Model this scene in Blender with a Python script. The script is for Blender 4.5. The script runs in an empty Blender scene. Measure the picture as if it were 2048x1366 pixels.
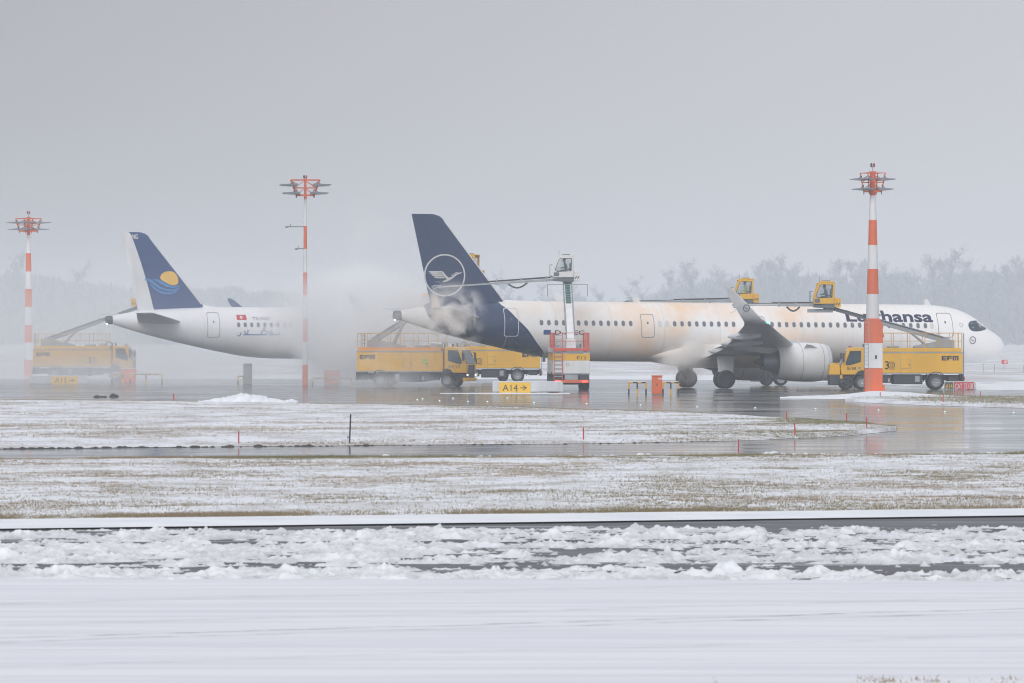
import bpy, bmesh, math, random
import numpy as np
from mathutils import Vector, Matrix, Euler
R = math.radians
SC = bpy.context.scene
COL = SC.collection
rng = random.Random(7)
nrng = np.random.default_rng(11)

# ------------------------------------------------------------------ camera
F, CX, HZ, EYE = 10500.0, 1024.0, 675.0, 3.5      # focal length and horizon in photo pixels, eye height in m
cam_d = bpy.data.cameras.new('camera')
cam_d.sensor_width = 36.0
cam_d.lens = F / 2048 * 36
cam_d.shift_y = -8.0 / 2048
cam_d.clip_start = 0.5
cam_d.clip_end = 6000
cam_d.dof.use_dof = True
cam_d.dof.focus_distance = 350
cam_d.dof.aperture_fstop = 7.5
cam = bpy.data.objects.new('camera', cam_d)
cam.location = (0, 0, EYE)
cam.rotation_euler = (R(90), 0, 0)
COL.objects.link(cam)
SC.camera = cam

# ------------------------------------------------------------------ overcast winter sky
w = bpy.data.worlds.new('World')
SC.world = w
w.use_nodes = True
nt = w.node_tree
nt.nodes.clear()
def wn(t, **k):
    n = nt.nodes.new(t)
    for a, b in k.items(): setattr(n, a, b)
    return n
sky = wn('ShaderNodeTexSky', sky_type='NISHITA', sun_disc=False)
sky.sun_elevation = R(30); sky.sun_rotation = R(200)
sky.air_density = 2.0; sky.dust_density = 6.0
hs = wn('ShaderNodeHueSaturation'); hs.inputs['Saturation'].default_value = 0.1
tc = wn('ShaderNodeTexCoord'); sx = wn('ShaderNodeSeparateXYZ')
ramp = wn('ShaderNodeValToRGB')
ramp.color_ramp.elements[0].position = 0.0; ramp.color_ramp.elements[0].color = (0.545, 0.560, 0.605, 1)
ramp.color_ramp.elements[1].position = 1.0; ramp.color_ramp.elements[1].color = (0.73, 0.75, 0.815, 1)
e = ramp.color_ramp.elements.new(0.08); e.color = (0.492, 0.495, 0.525, 1)
cn = wn('ShaderNodeTexNoise'); cn.inputs['Scale'].default_value = 2.2; cn.inputs['Detail'].default_value = 5
mr = wn('ShaderNodeMapRange'); mr.inputs[1].default_value = .3; mr.inputs[2].default_value = .7; mr.inputs[3].default_value = .94; mr.inputs[4].default_value = 1.06
mul = wn('ShaderNodeMix', data_type='RGBA', blend_type='MULTIPLY'); mul.inputs[0].default_value = 1
sc10 = wn('ShaderNodeMix', data_type='RGBA', blend_type='MULTIPLY'); sc10.inputs[0].default_value = 1; sc10.inputs[7].default_value = (10.4, 10.4, 10.4, 1)
mix = wn('ShaderNodeMix', data_type='RGBA'); mix.inputs[0].default_value = 0.94
bg = wn('ShaderNodeBackground'); bg.inputs['Strength'].default_value = 0.1
out = wn('ShaderNodeOutputWorld')
L = nt.links.new
# the cloud cover is thicker towards the left
gx = wn('ShaderNodeMapRange', interpolation_type='SMOOTHSTEP'); gx.inputs[1].default_value = -.16; gx.inputs[2].default_value = .12; gx.inputs[3].default_value = .80; gx.inputs[4].default_value = 1.12
mul2 = wn('ShaderNodeMix', data_type='RGBA', blend_type='MULTIPLY'); mul2.inputs[0].default_value = 1
L(sx.outputs['X'], gx.inputs[0])
L(sky.outputs[0], hs.inputs['Color'])
L(tc.outputs['Generated'], sx.inputs[0]); L(sx.outputs['Z'], ramp.inputs[0])
L(tc.outputs['Generated'], cn.inputs['Vector']); L(cn.outputs[0], mr.inputs[0])
L(ramp.outputs[0], mul.inputs[6]); L(mr.outputs[0], mul.inputs[7])
L(mul.outputs[2], mul2.inputs[6]); L(gx.outputs[0], mul2.inputs[7]); L(mul2.outputs[2], sc10.inputs[6])
L(hs.outputs[0], mix.inputs[6]); L(sc10.outputs[2], mix.inputs[7])
L(mix.outputs[2], bg.inputs[0]); L(bg.outputs[0], out.inputs[0])

sun_d = bpy.data.lights.new('sun', 'SUN')
sun_d.energy = 1.35; sun_d.angle = R(30); sun_d.color = (1, .985, .965)
sun = bpy.data.objects.new('sun', sun_d)
sun.rotation_euler = (R(60), 0, R(-14))
COL.objects.link(sun)
vs = SC.view_settings
vs.view_transform = 'Standard'; vs.look = 'None'; vs.exposure = 0.10; vs.gamma = 1.0; vs.use_curve_mapping = False
cy = SC.cycles
cy.volume_bounces = 12; cy.max_bounces = 14; cy.diffuse_bounces = 3; cy.glossy_bounces = 3; cy.transmission_bounces = 6; cy.transparent_max_bounces = 12
cy.volume_step_rate = 1.0; cy.volume_max_steps = 128
cy.use_denoising = True; cy.denoising_prefilter = 'ACCURATE'; cy.use_adaptive_sampling = False; cy.filter_width = 1.05

# ------------------------------------------------------------------ helpers
def P(px, py, Y):
    """world point that the photograph shows at pixel px, py, at distance Y"""
    return Vector(((px - CX) / F * Y, Y, EYE + (HZ - py) / F * Y))
def G(px, py):
    Y = EYE * F / (py - HZ)
    return Vector(((px - CX) / F * Y, Y, 0))
def tag(o, label=None, cat=None, group=None, kind=None):
    if label: o['label'] = label
    if cat: o['category'] = cat
    if group: o['group'] = group
    if kind: o['kind'] = kind
    return o
def empty(name, loc, rot=(0, 0, 0)):
    o = bpy.data.objects.new(name, None)
    o.location = loc; o.rotation_euler = rot; o.empty_display_size = .3
    COL.objects.link(o)
    return o
def link(name, me, parent=None):
    o = bpy.data.objects.new(name, me)
    COL.objects.link(o)
    if parent is not None: o.parent = parent
    return o
def copy_tree(o, parent=None):
    c = o.copy(); COL.objects.link(c)
    if parent is not None: c.parent = parent
    for ch in list(o.children): copy_tree(ch, c)
    return c

class MB:
    def __init__(s): s.v = []; s.f = []
    def add(s, vs_, fs):
        b = len(s.v); s.v += [tuple(p) for p in vs_]; s.f += [tuple(i + b for i in f) for f in fs]; return s
    def box(s, x0, x1, y0, y1, z0, z1):
        return s.add([(x0,y0,z0),(x1,y0,z0),(x1,y1,z0),(x0,y1,z0),(x0,y0,z1),(x1,y0,z1),(x1,y1,z1),(x0,y1,z1)],
                     [(0,3,2,1),(4,5,6,7),(0,1,5,4),(1,2,6,5),(2,3,7,6),(3,0,4,7)])
    def prism(s, prof, y0, y1):
        """profile of (x,z) extruded from y0 to y1"""
        n = len(prof)
        return s.add([(x, y0, z) for x, z in prof] + [(x, y1, z) for x, z in prof],
                     [tuple(range(n)), tuple(range(2*n-1, n-1, -1))] + [(i, (i+1) % n, n+(i+1) % n, n+i) for i in range(n)])
    def frame(s, outer, inner, y0, y1):
        n = len(outer)
        vv = [(x, y0, z) for x, z in outer] + [(x, y0, z) for x, z in inner] + [(x, y1, z) for x, z in outer] + [(x, y1, z) for x, z in inner]
        ff = []
        for i in range(n):
            j = (i+1) % n
            ff += [(i, j, n+j, n+i), (2*n+i, 3*n+i, 3*n+j, 2*n+j), (i, 2*n+i, 2*n+j, j), (n+i, n+j, 3*n+j, 3*n+i)]
        return s.add(vv, ff)
    def tube(s, a, b, r, n=6, r2=None):
        a, b = Vector(a), Vector(b); d = (b-a)
        if d.length < 1e-6: return s
        d.normalize(); u = d.orthogonal().normalized(); v = d.cross(u); r2 = r if r2 is None else r2
        vv = []
        for c, rr in ((a, r), (b, r2)):
            for k in range(n):
                t = 2*math.pi*(k+.5)/n
                vv.append(c + u*math.cos(t)*rr + v*math.sin(t)*rr)
        return s.add(vv, [(k, (k+1) % n, n+(k+1) % n, n+k) for k in range(n)] + [tuple(range(n-1, -1, -1)), tuple(range(n, 2*n))])
    def path(s, pts, r, n=6):
        for a, b in zip(pts[:-1], pts[1:]): s.tube(a, b, r, n)
        return s
    def beam(s, a, b, w_, h_, up=(0,0,1), w2=None, h2=None):
        a, b = Vector(a), Vector(b); d = (b-a).normalized(); side = d.cross(Vector(up)).normalized(); u = side.cross(d)
        w2 = w_ if w2 is None else w2; h2 = h_ if h2 is None else h2
        vv = []
        for c, ww, hh in ((a, w_, h_), (b, w2, h2)):
            for sx_, sz_ in ((-1,-1),(1,-1),(1,1),(-1,1)): vv.append(c + side*sx_*ww/2 + u*sz_*hh/2)
        return s.add(vv, [(0,1,2,3),(7,6,5,4),(0,4,5,1),(1,5,6,2),(2,6,7,3),(3,7,4,0)])
    def loft(s, rings, cap=True, close=True):
        n = len(rings[0]); vv = [p for r_ in rings for p in r_]; ff = []
        for i in range(len(rings)-1):
            for k in range(n if close else n-1):
                ff.append((i*n+k, i*n+(k+1) % n, (i+1)*n+(k+1) % n, (i+1)*n+k))
        if cap:
            ff += [tuple(range(n-1, -1, -1)), tuple(range((len(rings)-1)*n, len(rings)*n))]
        return s.add(vv, ff)
    def lathe(s, prof, c, ax='x', n=24, cap=False):
        """prof of (along, radius) turned round an axis through c"""
        rings = []
        for a, r in prof:
            ring = []
            for k in range(n):
                t = 2*math.pi*k/n; p, q = math.cos(t)*r, math.sin(t)*r
                ring.append({'x': (c[0]+a, c[1]+p, c[2]+q), 'y': (c[0]+p, c[1]+a, c[2]+q), 'z': (c[0]+p, c[1]+q, c[2]+a)}[ax])
            rings.append(ring)
        return s.loft(rings, cap)
    def mesh(s, name, m, smooth=False, fix=True):
        me = bpy.data.meshes.new(name)
        me.from_pydata(s.v, [], s.f)
        if fix:
            bm = bmesh.new(); bm.from_mesh(me); bmesh.ops.recalc_face_normals(bm, faces=bm.faces); bm.to_mesh(me); bm.free()
        if m is not None: me.materials.append(m)
        if smooth:
            me.polygons.foreach_set('use_smooth', [True]*len(me.polygons))
        me.update()
        return me
    def build(s, name, m, parent=None, smooth=False, bevel=0, fix=True):
        o = link(name, s.mesh(name, m, smooth, fix), parent)
        if smooth:
            md = o.modifiers.new('edges', 'EDGE_SPLIT'); md.split_angle = R(38)
        if bevel:
            md = o.modifiers.new('bevel', 'BEVEL'); md.width = bevel; md.segments = 2; md.limit_method = 'ANGLE'
        return o

# ------------------------------------------------------------------ materials
def newmat(name):
    m = bpy.data.materials.new(name); m.use_nodes = True; t = m.node_tree; t.nodes.clear()
    o = t.nodes.new('ShaderNodeOutputMaterial'); b = t.nodes.new('ShaderNodeBsdfPrincipled')
    t.links.new(b.outputs[0], o.inputs[0])
    return m, t, b, o
def N(t, typ, **k):
    n = t.nodes.new(typ)
    for a, b in k.items():
        if a.startswith('i_'): n.inputs[a[2:].replace('_', ' ')].default_value = b
        else: setattr(n, a, b)
    return n
def paint(name, rgb, rough=.45, metal=0.0, var=.14, scale=2.5, streak=True, emit=None, estr=0, spec=.5, grime=None):
    """painted or bare surface with uneven wear and vertical dirt runs"""
    m, t, b, o = newmat(name)
    tc_ = N(t, 'ShaderNodeTexCoord')
    mp = N(t, 'ShaderNodeMapping'); mp.inputs['Scale'].default_value = (scale*1.6, scale*1.6, scale*(.25 if streak else 1.6))
    nz = N(t, 'ShaderNodeTexNoise', i_Scale=1.0, i_Detail=6.0, i_Roughness=.62)
    nz2 = N(t, 'ShaderNodeTexNoise', i_Scale=scale*.35, i_Detail=4.0)
    mx = N(t, 'ShaderNodeMath', operation='MULTIPLY')
    mr_ = N(t, 'ShaderNodeMapRange', i_From_Min=.17, i_From_Max=.34, i_To_Min=0.0, i_To_Max=1.0)
    cm = N(t, 'ShaderNodeMix', data_type='RGBA')
    g = grime if grime else tuple(c*(1-var*2) + .25*var for c in rgb)
    cm.inputs[6].default_value = (*g, 1); cm.inputs[7].default_value = (*rgb, 1)
    rr = N(t, 'ShaderNodeMapRange', i_From_Min=.3, i_From_Max=.7, i_To_Min=max(.05, rough-.12), i_To_Max=min(1, rough+.15))
    l = t.links.new
    l(tc_.outputs['Object'], mp.inputs[0]); l(mp.outputs[0], nz.inputs['Vector']); l(tc_.outputs['Object'], nz2.inputs['Vector'])
    l(nz.outputs[0], mx.inputs[0]); l(nz2.outputs[0], mx.inputs[1]); l(mx.outputs[0], mr_.inputs[0])
    l(mr_.outputs[0], cm.inputs[0]); l(cm.outputs[2], b.inputs['Base Color']); l(nz2.outputs[0], rr.inputs[0]); l(rr.outputs[0], b.inputs['Roughness'])
    b.inputs['Metallic'].default_value = metal
    b.inputs['Specular IOR Level'].default_value = spec
    if emit:
        b.inputs['Emission Color'].default_value = (*emit, 1); b.inputs['Emission Strength'].default_value = estr
    return m
M = {}
M['yellow'] = paint('yellow_paint', (.86, .47, .025), .4, var=.07, scale=1.3)
M['yellow_rail'] = paint('yellow_rail_paint', (.75, .42, .04), .45)
M['amber'] = paint('amber_paint', (.85, .33, .03), .45, var=.08)
M['orange'] = paint('orange_red_paint', (.80, .145, .035), .5, var=.12, scale=.8)
M['white'] = paint('white_paint', (.78, .79, .80), .45, var=.1, scale=.8)
M['truck_white'] = paint('truck_white_paint', (.80, .80, .80), .4, var=.08, scale=1.0)
M['rail_red'] = paint('red_rail_paint', (.72, .09, .05), .45)
M['steel'] = paint('galvanised_steel', (.40, .43, .46), .45, metal=.25, var=.15)
M['boom'] = paint('grey_boom_paint', (.34, .38, .43), .45, var=.12)
M['boom_dark'] = paint('dark_boom_paint', (.12, .145, .18), .5, var=.15)
M['green'] = paint('green_boom_paint', (.015, .11, .09), .45, var=.1)
M['black'] = paint('black_rubber', (.022, .024, .028), .7, var=.1, streak=False)
M['chassis'] = paint('dark_chassis_paint', (.035, .045, .058), .6, var=.1)
M['navy'] = paint('navy_lettering', (.012, .02, .075), .5, var=.03)
M['ink'] = paint('dark_lettering', (.02, .022, .03), .5, var=.03)
M['yellow_ink'] = paint('yellow_lettering', (.80, .50, .03), .5, var=.03)
M['white_ink'] = paint('white_lettering', (.80, .78, .76), .5, var=.05)
M['hub'] = paint('grey_wheel_rim', (.42, .44, .47), .4, metal=.3, var=.15)
M['sign_yellow'] = paint('sign_yellow_panel', (.85, .50, .02), .35, var=.06)
M['sign_red'] = paint('sign_red_panel', (.62, .05, .07), .4, var=.06)
M['sign_black'] = paint('sign_black_panel', (.07, .075, .075), .4, var=.06)
M['sign_grey'] = paint('sign_case_paint', (.60, .62, .64), .5, var=.12)
M['stake_red'] = paint('red_stake_paint', (.60, .03, .03), .5, var=.15, scale=9)
M['lamp_dark'] = paint('dark_lamp_housing', (.05, .06, .07), .5, var=.1)
M['lamp_red'] = paint('red_beacon_glass', (.40, .02, .03), .25, var=.1)
M['flood'] = paint('floodlight_glass_housing', (.24, .27, .31), .4, var=.12)
M['concrete'] = paint('grey_concrete', (.27, .28, .27), .85, var=.18, scale=3)
M['skin'] = paint('skin', (.50, .30, .22), .6, var=.05, streak=False)
M['hivis'] = paint('yellow_safety_jacket', (.58, .72, .05), .7, var=.1, streak=False)
M['jacket'] = paint('dark_work_jacket', (.03, .045, .075), .8, var=.1, streak=False)
M['helmet'] = paint('red_brown_helmet', (.32, .10, .08), .45, var=.05, streak=False)
M['cap'] = paint('dark_cap', (.03, .035, .05), .8, var=.05, streak=False)
M['tail_lamp'] = paint('lit_red_tail_lamp', (.7, .02, .02), .3, emit=(1, .06, .04), estr=3.5)
M['head_lamp'] = paint('lit_head_lamp', (.9, .85, .7), .2, emit=(1, .9, .7), estr=1.2)
M['green_lamp'] = paint('lit_green_lamp', (.1, .7, .4), .2, emit=(.15, 1, .55), estr=2.0)
M['white_lamp'] = paint('lit_white_lamp', (.8, .8, .75), .2, emit=(1, .97, .9), estr=4.0)
M['taxi_lamp'] = paint('lit_taxiway_lamp', (.7, .85, .75), .2, emit=(.7, 1, .82), estr=.9)
M['flag_blue'] = paint('flag_blue', (.02, .05, .25), .5, var=.05)
M['flag_red'] = paint('flag_red', (.55, .03, .05), .5, var=.05)
M['dirt'] = paint('dark_rubber_clod', (.03, .03, .035), .9, streak=False)
def glass(name, rgb, alpha):
    m, t, b, o = newmat(name)
    b.inputs['Base Color'].default_value = (*rgb, 1); b.inputs['Roughness'].default_value = .06
    nz = N(t, 'ShaderNodeTexNoise', i_Scale=1.7, i_Detail=3.0)
    mr_ = N(t, 'ShaderNodeMapRange', i_From_Min=.35, i_From_Max=.7, i_To_Min=alpha-.08, i_To_Max=min(1, alpha+.1))
    t.links.new(nz.outputs[0], mr_.inputs[0]); t.links.new(mr_.outputs[0], b.inputs['Alpha'])
    return m
M['glass'] = glass('clear_cab_glass', (.30, .38, .42), .14)
M['dark_glass'] = glass('tinted_window_glass', (.03, .06, .085), .93)
M['pane'] = glass('cabin_window_glass', (.17, .175, .205), .95)

# ------------------------------------------------------------------ lettering
def text_tris(txt, size, bold=0.0, shear=0.0, spacing=1.0):
    c = bpy.data.curves.new('lettering', 'FONT')
    c.body = txt; c.size = size; c.offset = bold; c.shear = shear; c.space_character = spacing; c.resolution_u = 3
    o = bpy.data.objects.new('lettering', c); COL.objects.link(o)
    dg = bpy.context.evaluated_depsgraph_get()
    me = o.evaluated_get(dg).to_mesh()
    v = [(p.co.x, p.co.y) for p in me.vertices]; f = [tuple(p.vertices) for p in me.polygons]
    o.evaluated_get(dg).to_mesh_clear()
    bpy.data.objects.remove(o); bpy.data.curves.remove(c)
    return v, f
def fit(v, x0, x1, z0, z1):
    xs = [p[0] for p in v]; ys = [p[1] for p in v]
    ax, bx, ay, by = min(xs), max(xs), min(ys), max(ys)
    return [(x0 + (p[0]-ax)/(bx-ax)*(x1-x0), z0 + (p[1]-ay)/(by-ay)*(z1-z0)) for p in v]
def lettering(name, txt, mapper, x0, x1, z0, z1, mat, parent, bold=0.0, cuts=0, shear=0.0, spacing=1.0, label=None):
    """flat letters stretched over x0..x1, z0..z1 and laid on a surface by mapper(u, v)"""
    v, f = text_tris(txt, 1.0, bold, shear, spacing)
    v = fit(v, x0, x1, z0, z1)
    return decal(name, v, f, mapper, mat, parent, cuts, label)
def decal(name, v, f, mapper, mat, parent, cuts=0, label=None):
    bm = bmesh.new()
    bv = [bm.verts.new((p[0], p[1], 0)) for p in v]
    for q in f:
        try: bm.faces.new([bv[i] for i in q])
        except ValueError: pass
    zs = [p[1] for p in v]
    for k in range(cuts):
        z = min(zs) + (max(zs)-min(zs))*(k+1)/(cuts+1)
        bmesh.ops.bisect_plane(bm, geom=bm.verts[:] + bm.edges[:] + bm.faces[:], plane_co=(0, z, 0), plane_no=(0, 1, 0))
    if name in ('sun_emblem', 'wave_emblem', 'crane_emblem') and cuts:
        xs = [p[0] for p in v]
        for k in range(cuts):
            x = min(xs) + (max(xs)-min(xs))*(k+1)/(cuts+1)
            bmesh.ops.bisect_plane(bm, geom=bm.verts[:] + bm.edges[:] + bm.faces[:], plane_co=(x, 0, 0), plane_no=(1, 0, 0))
    for q in bm.verts: q.co = mapper(q.co.x, q.co.y)
    me = bpy.data.meshes.new(name); bm.to_mesh(me); bm.free(); me.materials.append(mat)
    o = link(name, me, parent)
    if label: o['label'] = label
    return o
def ring_shape(cx, cz, r0, r1, n=40):
    v = []; f = []
    for k in range(n):
        t = 2*math.pi*k/n
        v += [(cx+r0*math.cos(t), cz+r0*math.sin(t)), (cx+r1*math.cos(t), cz+r1*math.sin(t))]
    for k in range(n):
        j = (k+1) % n; f.append((2*k, 2*k+1, 2*j+1, 2*j))
    return v, f
def disc_shape(cx, cz, rx, rz, n=24):
    return [(cx+rx*math.cos(2*math.pi*k/n), cz+rz*math.sin(2*math.pi*k/n)) for k in range(n)], [tuple(range(n))]
def polys(*ps):
    v = []; f = []
    for p in ps:
        b = len(v); v += list(p); f.append(tuple(range(b, b+len(p))))
    return v, f
def stroke(pts, w_):
    """ribbon along a polyline"""
    v = []; f = []
    n = len(pts)
    for i, p in enumerate(pts):
        a = pts[max(0, i-1)]; b = pts[min(n-1, i+1)]
        dx, dz = b[0]-a[0], b[1]-a[1]; l = math.hypot(dx, dz) or 1
        nx, nz = -dz/l*w_/2, dx/l*w_/2
        v += [(p[0]+nx, p[1]+nz), (p[0]-nx, p[1]-nz)]
    for i in range(n-1): f.append((2*i, 2*i+1, 2*i+3, 2*i+2))
    return v, f
def join_shapes(*shapes):
    v = []; f = []
    for sv, sf in shapes:
        b = len(v); v += list(sv); f += [tuple(i+b for i in q) for q in sf]
    return v, f

# ------------------------------------------------------------------ numpy noise
def vnoise(x, y, seed):
    xi = np.floor(x).astype(np.int64); yi = np.floor(y).astype(np.int64)
    fx = x-xi; fy = y-yi; fx = fx*fx*(3-2*fx); fy = fy*fy*(3-2*fy)
    def h(a, b):
        n = (a*374761393 + b*668265263 + seed*2147483647) & 0xffffffff
        n = ((n ^ (n >> 13))*1274126177) & 0xffffffff
        return ((n ^ (n >> 16)) & 0xffff)/65535.0
    return (h(xi, yi)*(1-fx)+h(xi+1, yi)*fx)*(1-fy) + (h(xi, yi+1)*(1-fx)+h(xi+1, yi+1)*fx)*fy
def fbm(x, y, seed, oct=4, gain=.5):
    s = 0; a = 1; tot = 0
    for k in range(oct):
        s = s + a*vnoise(x*2**k, y*2**k, seed+k*17); tot += a; a *= gain
    return s/tot
def grid_mesh(name, X, Y, Z, mat, smooth=True):
    ny, nx = X.shape
    co = np.stack([X, Y, Z], -1).reshape(-1, 3).astype(np.float32)
    i = np.arange(ny*nx).reshape(ny, nx)
    q = np.stack([i[:-1, :-1], i[:-1, 1:], i[1:, 1:], i[1:, :-1]], -1).reshape(-1, 4)
    me = bpy.data.meshes.new(name)
    me.vertices.add(len(co)); me.vertices.foreach_set('co', co.ravel())
    me.loops.add(q.size); me.loops.foreach_set('vertex_index', q.ravel().astype(np.int32))
    me.polygons.add(len(q)); me.polygons.foreach_set('loop_start', np.arange(0, q.size, 4, dtype=np.int32))
    me.polygons.foreach_set('use_smooth', np.full(len(q), smooth))
    me.update(calc_edges=True); me.validate()
    me.materials.append(mat)
    return me

# ================================================================== GROUND
def snow_field(name, snow=(.80, .82, .865), grass=((.16, .13, .085), (.25, .20, .13)), amount=.5, sc=1.0):
    """thin snow with flattened winter grass showing through in uneven patches"""
    m, t, b, o = newmat(name)
    g = N(t, 'ShaderNodeNewGeometry')
    mp = N(t, 'ShaderNodeMapping'); mp.inputs['Scale'].default_value = (.33*sc, .22*sc, 1)
    n1 = N(t, 'ShaderNodeTexNoise', i_Scale=1.0, i_Detail=7.0, i_Roughness=.66)
    n2 = N(t, 'ShaderNodeTexNoise', i_Scale=7.0*sc, i_Detail=5.0, i_Roughness=.7)
    n3 = N(t, 'ShaderNodeTexNoise', i_Scale=.6, i_Detail=3.0)
    ad = N(t, 'ShaderNodeMath', operation='MULTIPLY_ADD'); ad.inputs[1].default_value = .55
    mr_ = N(t, 'ShaderNodeMapRange', i_From_Min=.66+(.5-amount)*.3, i_From_Max=.98+(.5-amount)*.3, i_To_Max=.85)
    gc = N(t, 'ShaderNodeMix', data_type='RGBA'); gc.inputs[6].default_value = (*grass[0], 1); gc.inputs[7].default_value = (*grass[1], 1)
    cm = N(t, 'ShaderNodeMix', data_type='RGBA'); cm.inputs[6].default_value = (*snow, 1)
    bp = N(t, 'ShaderNodeBump', i_Strength=.5, i_Distance=.04)
    l = t.links.new
    l(g.outputs['Position'], mp.inputs[0]); l(mp.outputs[0], n1.inputs['Vector']); l(g.outputs['Position'], n2.inputs['Vector']); l(g.outputs['Position'], n3.inputs['Vector'])
    l(n2.outputs[0], ad.inputs[0]); l(n1.outputs[0], ad.inputs[2]); l(ad.outputs[0], mr_.inputs[0])
    l(n3.outputs[0], gc.inputs[0]); l(gc.outputs[2], cm.inputs[7]); l(mr_.outputs[0], cm.inputs[0]); l(cm.outputs[2], b.inputs['Base Color'])
    l(n2.outputs[0], bp.inputs['Height']); l(bp.outputs[0], b.inputs['Normal'])
    b.inputs['Roughness'].default_value = .9
    b.inputs['Specular IOR Level'].default_value = .2
    return m
def packed_snow(name, lo=(.66, .69, .76), hi=(.82, .84, .885), stretch=(.10, 1.6, 1), dirt=None, track=False):
    m, t, b, o = newmat(name)
    g = N(t, 'ShaderNodeNewGeometry')
    mp = N(t, 'ShaderNodeMapping'); mp.inputs['Scale'].default_value = stretch
    mp.inputs['Rotation'].default_value = (0, 0, R(-6))
    n1 = N(t, 'ShaderNodeTexNoise', i_Scale=1.0, i_Detail=6.0, i_Roughness=.6)
    n2 = N(t, 'ShaderNodeTexNoise', i_Scale=14.0, i_Detail=5.0, i_Roughness=.65)
    mr_ = N(t, 'ShaderNodeMapRange', i_From_Min=.34, i_From_Max=.6)
    cm = N(t, 'ShaderNodeMix', data_type='RGBA'); cm.inputs[6].default_value = (*lo, 1); cm.inputs[7].default_value = (*hi, 1)
    bp = N(t, 'ShaderNodeBump', i_Strength=.35, i_Distance=.03)
    l = t.links.new
    l(g.outputs['Position'], mp.inputs[0]); l(mp.outputs[0], n1.inputs['Vector']); l(g.outputs['Position'], n2.inputs['Vector'])
    l(n1.outputs[0], mr_.inputs[0]); l(mr_.outputs[0], cm.inputs[0])
    last = cm.outputs[2]
    if dirt:      # brown-grey slush, thicker where the snow lies thinnest on the asphalt
        sp = N(t, 'ShaderNodeSeparateXYZ'); l(g.outputs['Position'], sp.inputs[0])
        n3 = N(t, 'ShaderNodeTexNoise', i_Scale=1.3, i_Detail=6.0, i_Roughness=.7); l(g.outputs['Position'], n3.inputs['Vector'])
        zz = N(t, 'ShaderNodeMapRange', i_From_Min=.0, i_From_Max=.15, i_To_Min=.85, i_To_Max=0.0); l(sp.outputs['Z'], zz.inputs[0])
        nn = N(t, 'ShaderNodeMapRange', i_From_Min=.32, i_From_Max=.66); l(n3.outputs[0], nn.inputs[0])
        mu = N(t, 'ShaderNodeMath', operation='MULTIPLY'); l(zz.outputs[0], mu.inputs[0]); l(nn.outputs[0], mu.inputs[1])
        dm = N(t, 'ShaderNodeMix', data_type='RGBA'); dm.inputs[7].default_value = (*dirt, 1)
        l(mu.outputs[0], dm.inputs[0]); l(last, dm.inputs[6]); last = dm.outputs[2]
    if track:     # broken dirty wheel tracks crossing the packed snow
        sp = N(t, 'ShaderNodeSeparateXYZ'); l(g.outputs['Position'], sp.inputs[0])
        n4 = N(t, 'ShaderNodeTexNoise', i_Scale=1.0, i_Detail=5.0, i_Roughness=.7)
        m4 = N(t, 'ShaderNodeMapping'); m4.inputs['Scale'].default_value = (1.6, 5.0, 1); l(g.outputs['Position'], m4.inputs[0]); l(m4.outputs[0], n4.inputs['Vector'])
        for a0, wd, k in ((62.9, .16, .36), (62.1, .22, .20), (65.6, .5, .10), (57.4, .4, .08), (71.0, .6, .10)):
            y1 = N(t, 'ShaderNodeMath', operation='MULTIPLY_ADD'); y1.inputs[1].default_value = -.53; l(sp.outputs['X'], y1.inputs[0]); l(sp.outputs['Y'], y1.inputs[2])
            d = N(t, 'ShaderNodeMath', operation='SUBTRACT'); d.inputs[1].default_value = a0; l(y1.outputs[0], d.inputs[0])
            ab = N(t, 'ShaderNodeMath', operation='ABSOLUTE'); l(d.outputs[0], ab.inputs[0])
            q1 = N(t, 'ShaderNodeMapRange', i_From_Min=wd, i_From_Max=0.0, i_To_Max=1.0); l(ab.outputs[0], q1.inputs[0])
            q2 = N(t, 'ShaderNodeMapRange', i_From_Min=.42, i_From_Max=.66, i_To_Max=k*4.5); l(n4.outputs[0], q2.inputs[0])
            q3 = N(t, 'ShaderNodeMath', operation='MULTIPLY'); l(q1.outputs[0], q3.inputs[0]); l(q2.outputs[0], q3.inputs[1])
            dm = N(t, 'ShaderNodeMix', data_type='RGBA'); dm.inputs[7].default_value = (.36, .36, .38, 1); l(q3.outputs[0], dm.inputs[0]); l(last, dm.inputs[6]); last = dm.outputs[2]
    l(last, b.inputs['Base Color'])
    l(n2.outputs[0], bp.inputs['Height']); l(bp.outputs[0], b.inputs['Normal'])
    b.inputs['Roughness'].default_value = .85; b.inputs['Specular IOR Level'].default_value = .25
    b.inputs['Subsurface Weight'].default_value = 0.0
    return m
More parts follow.
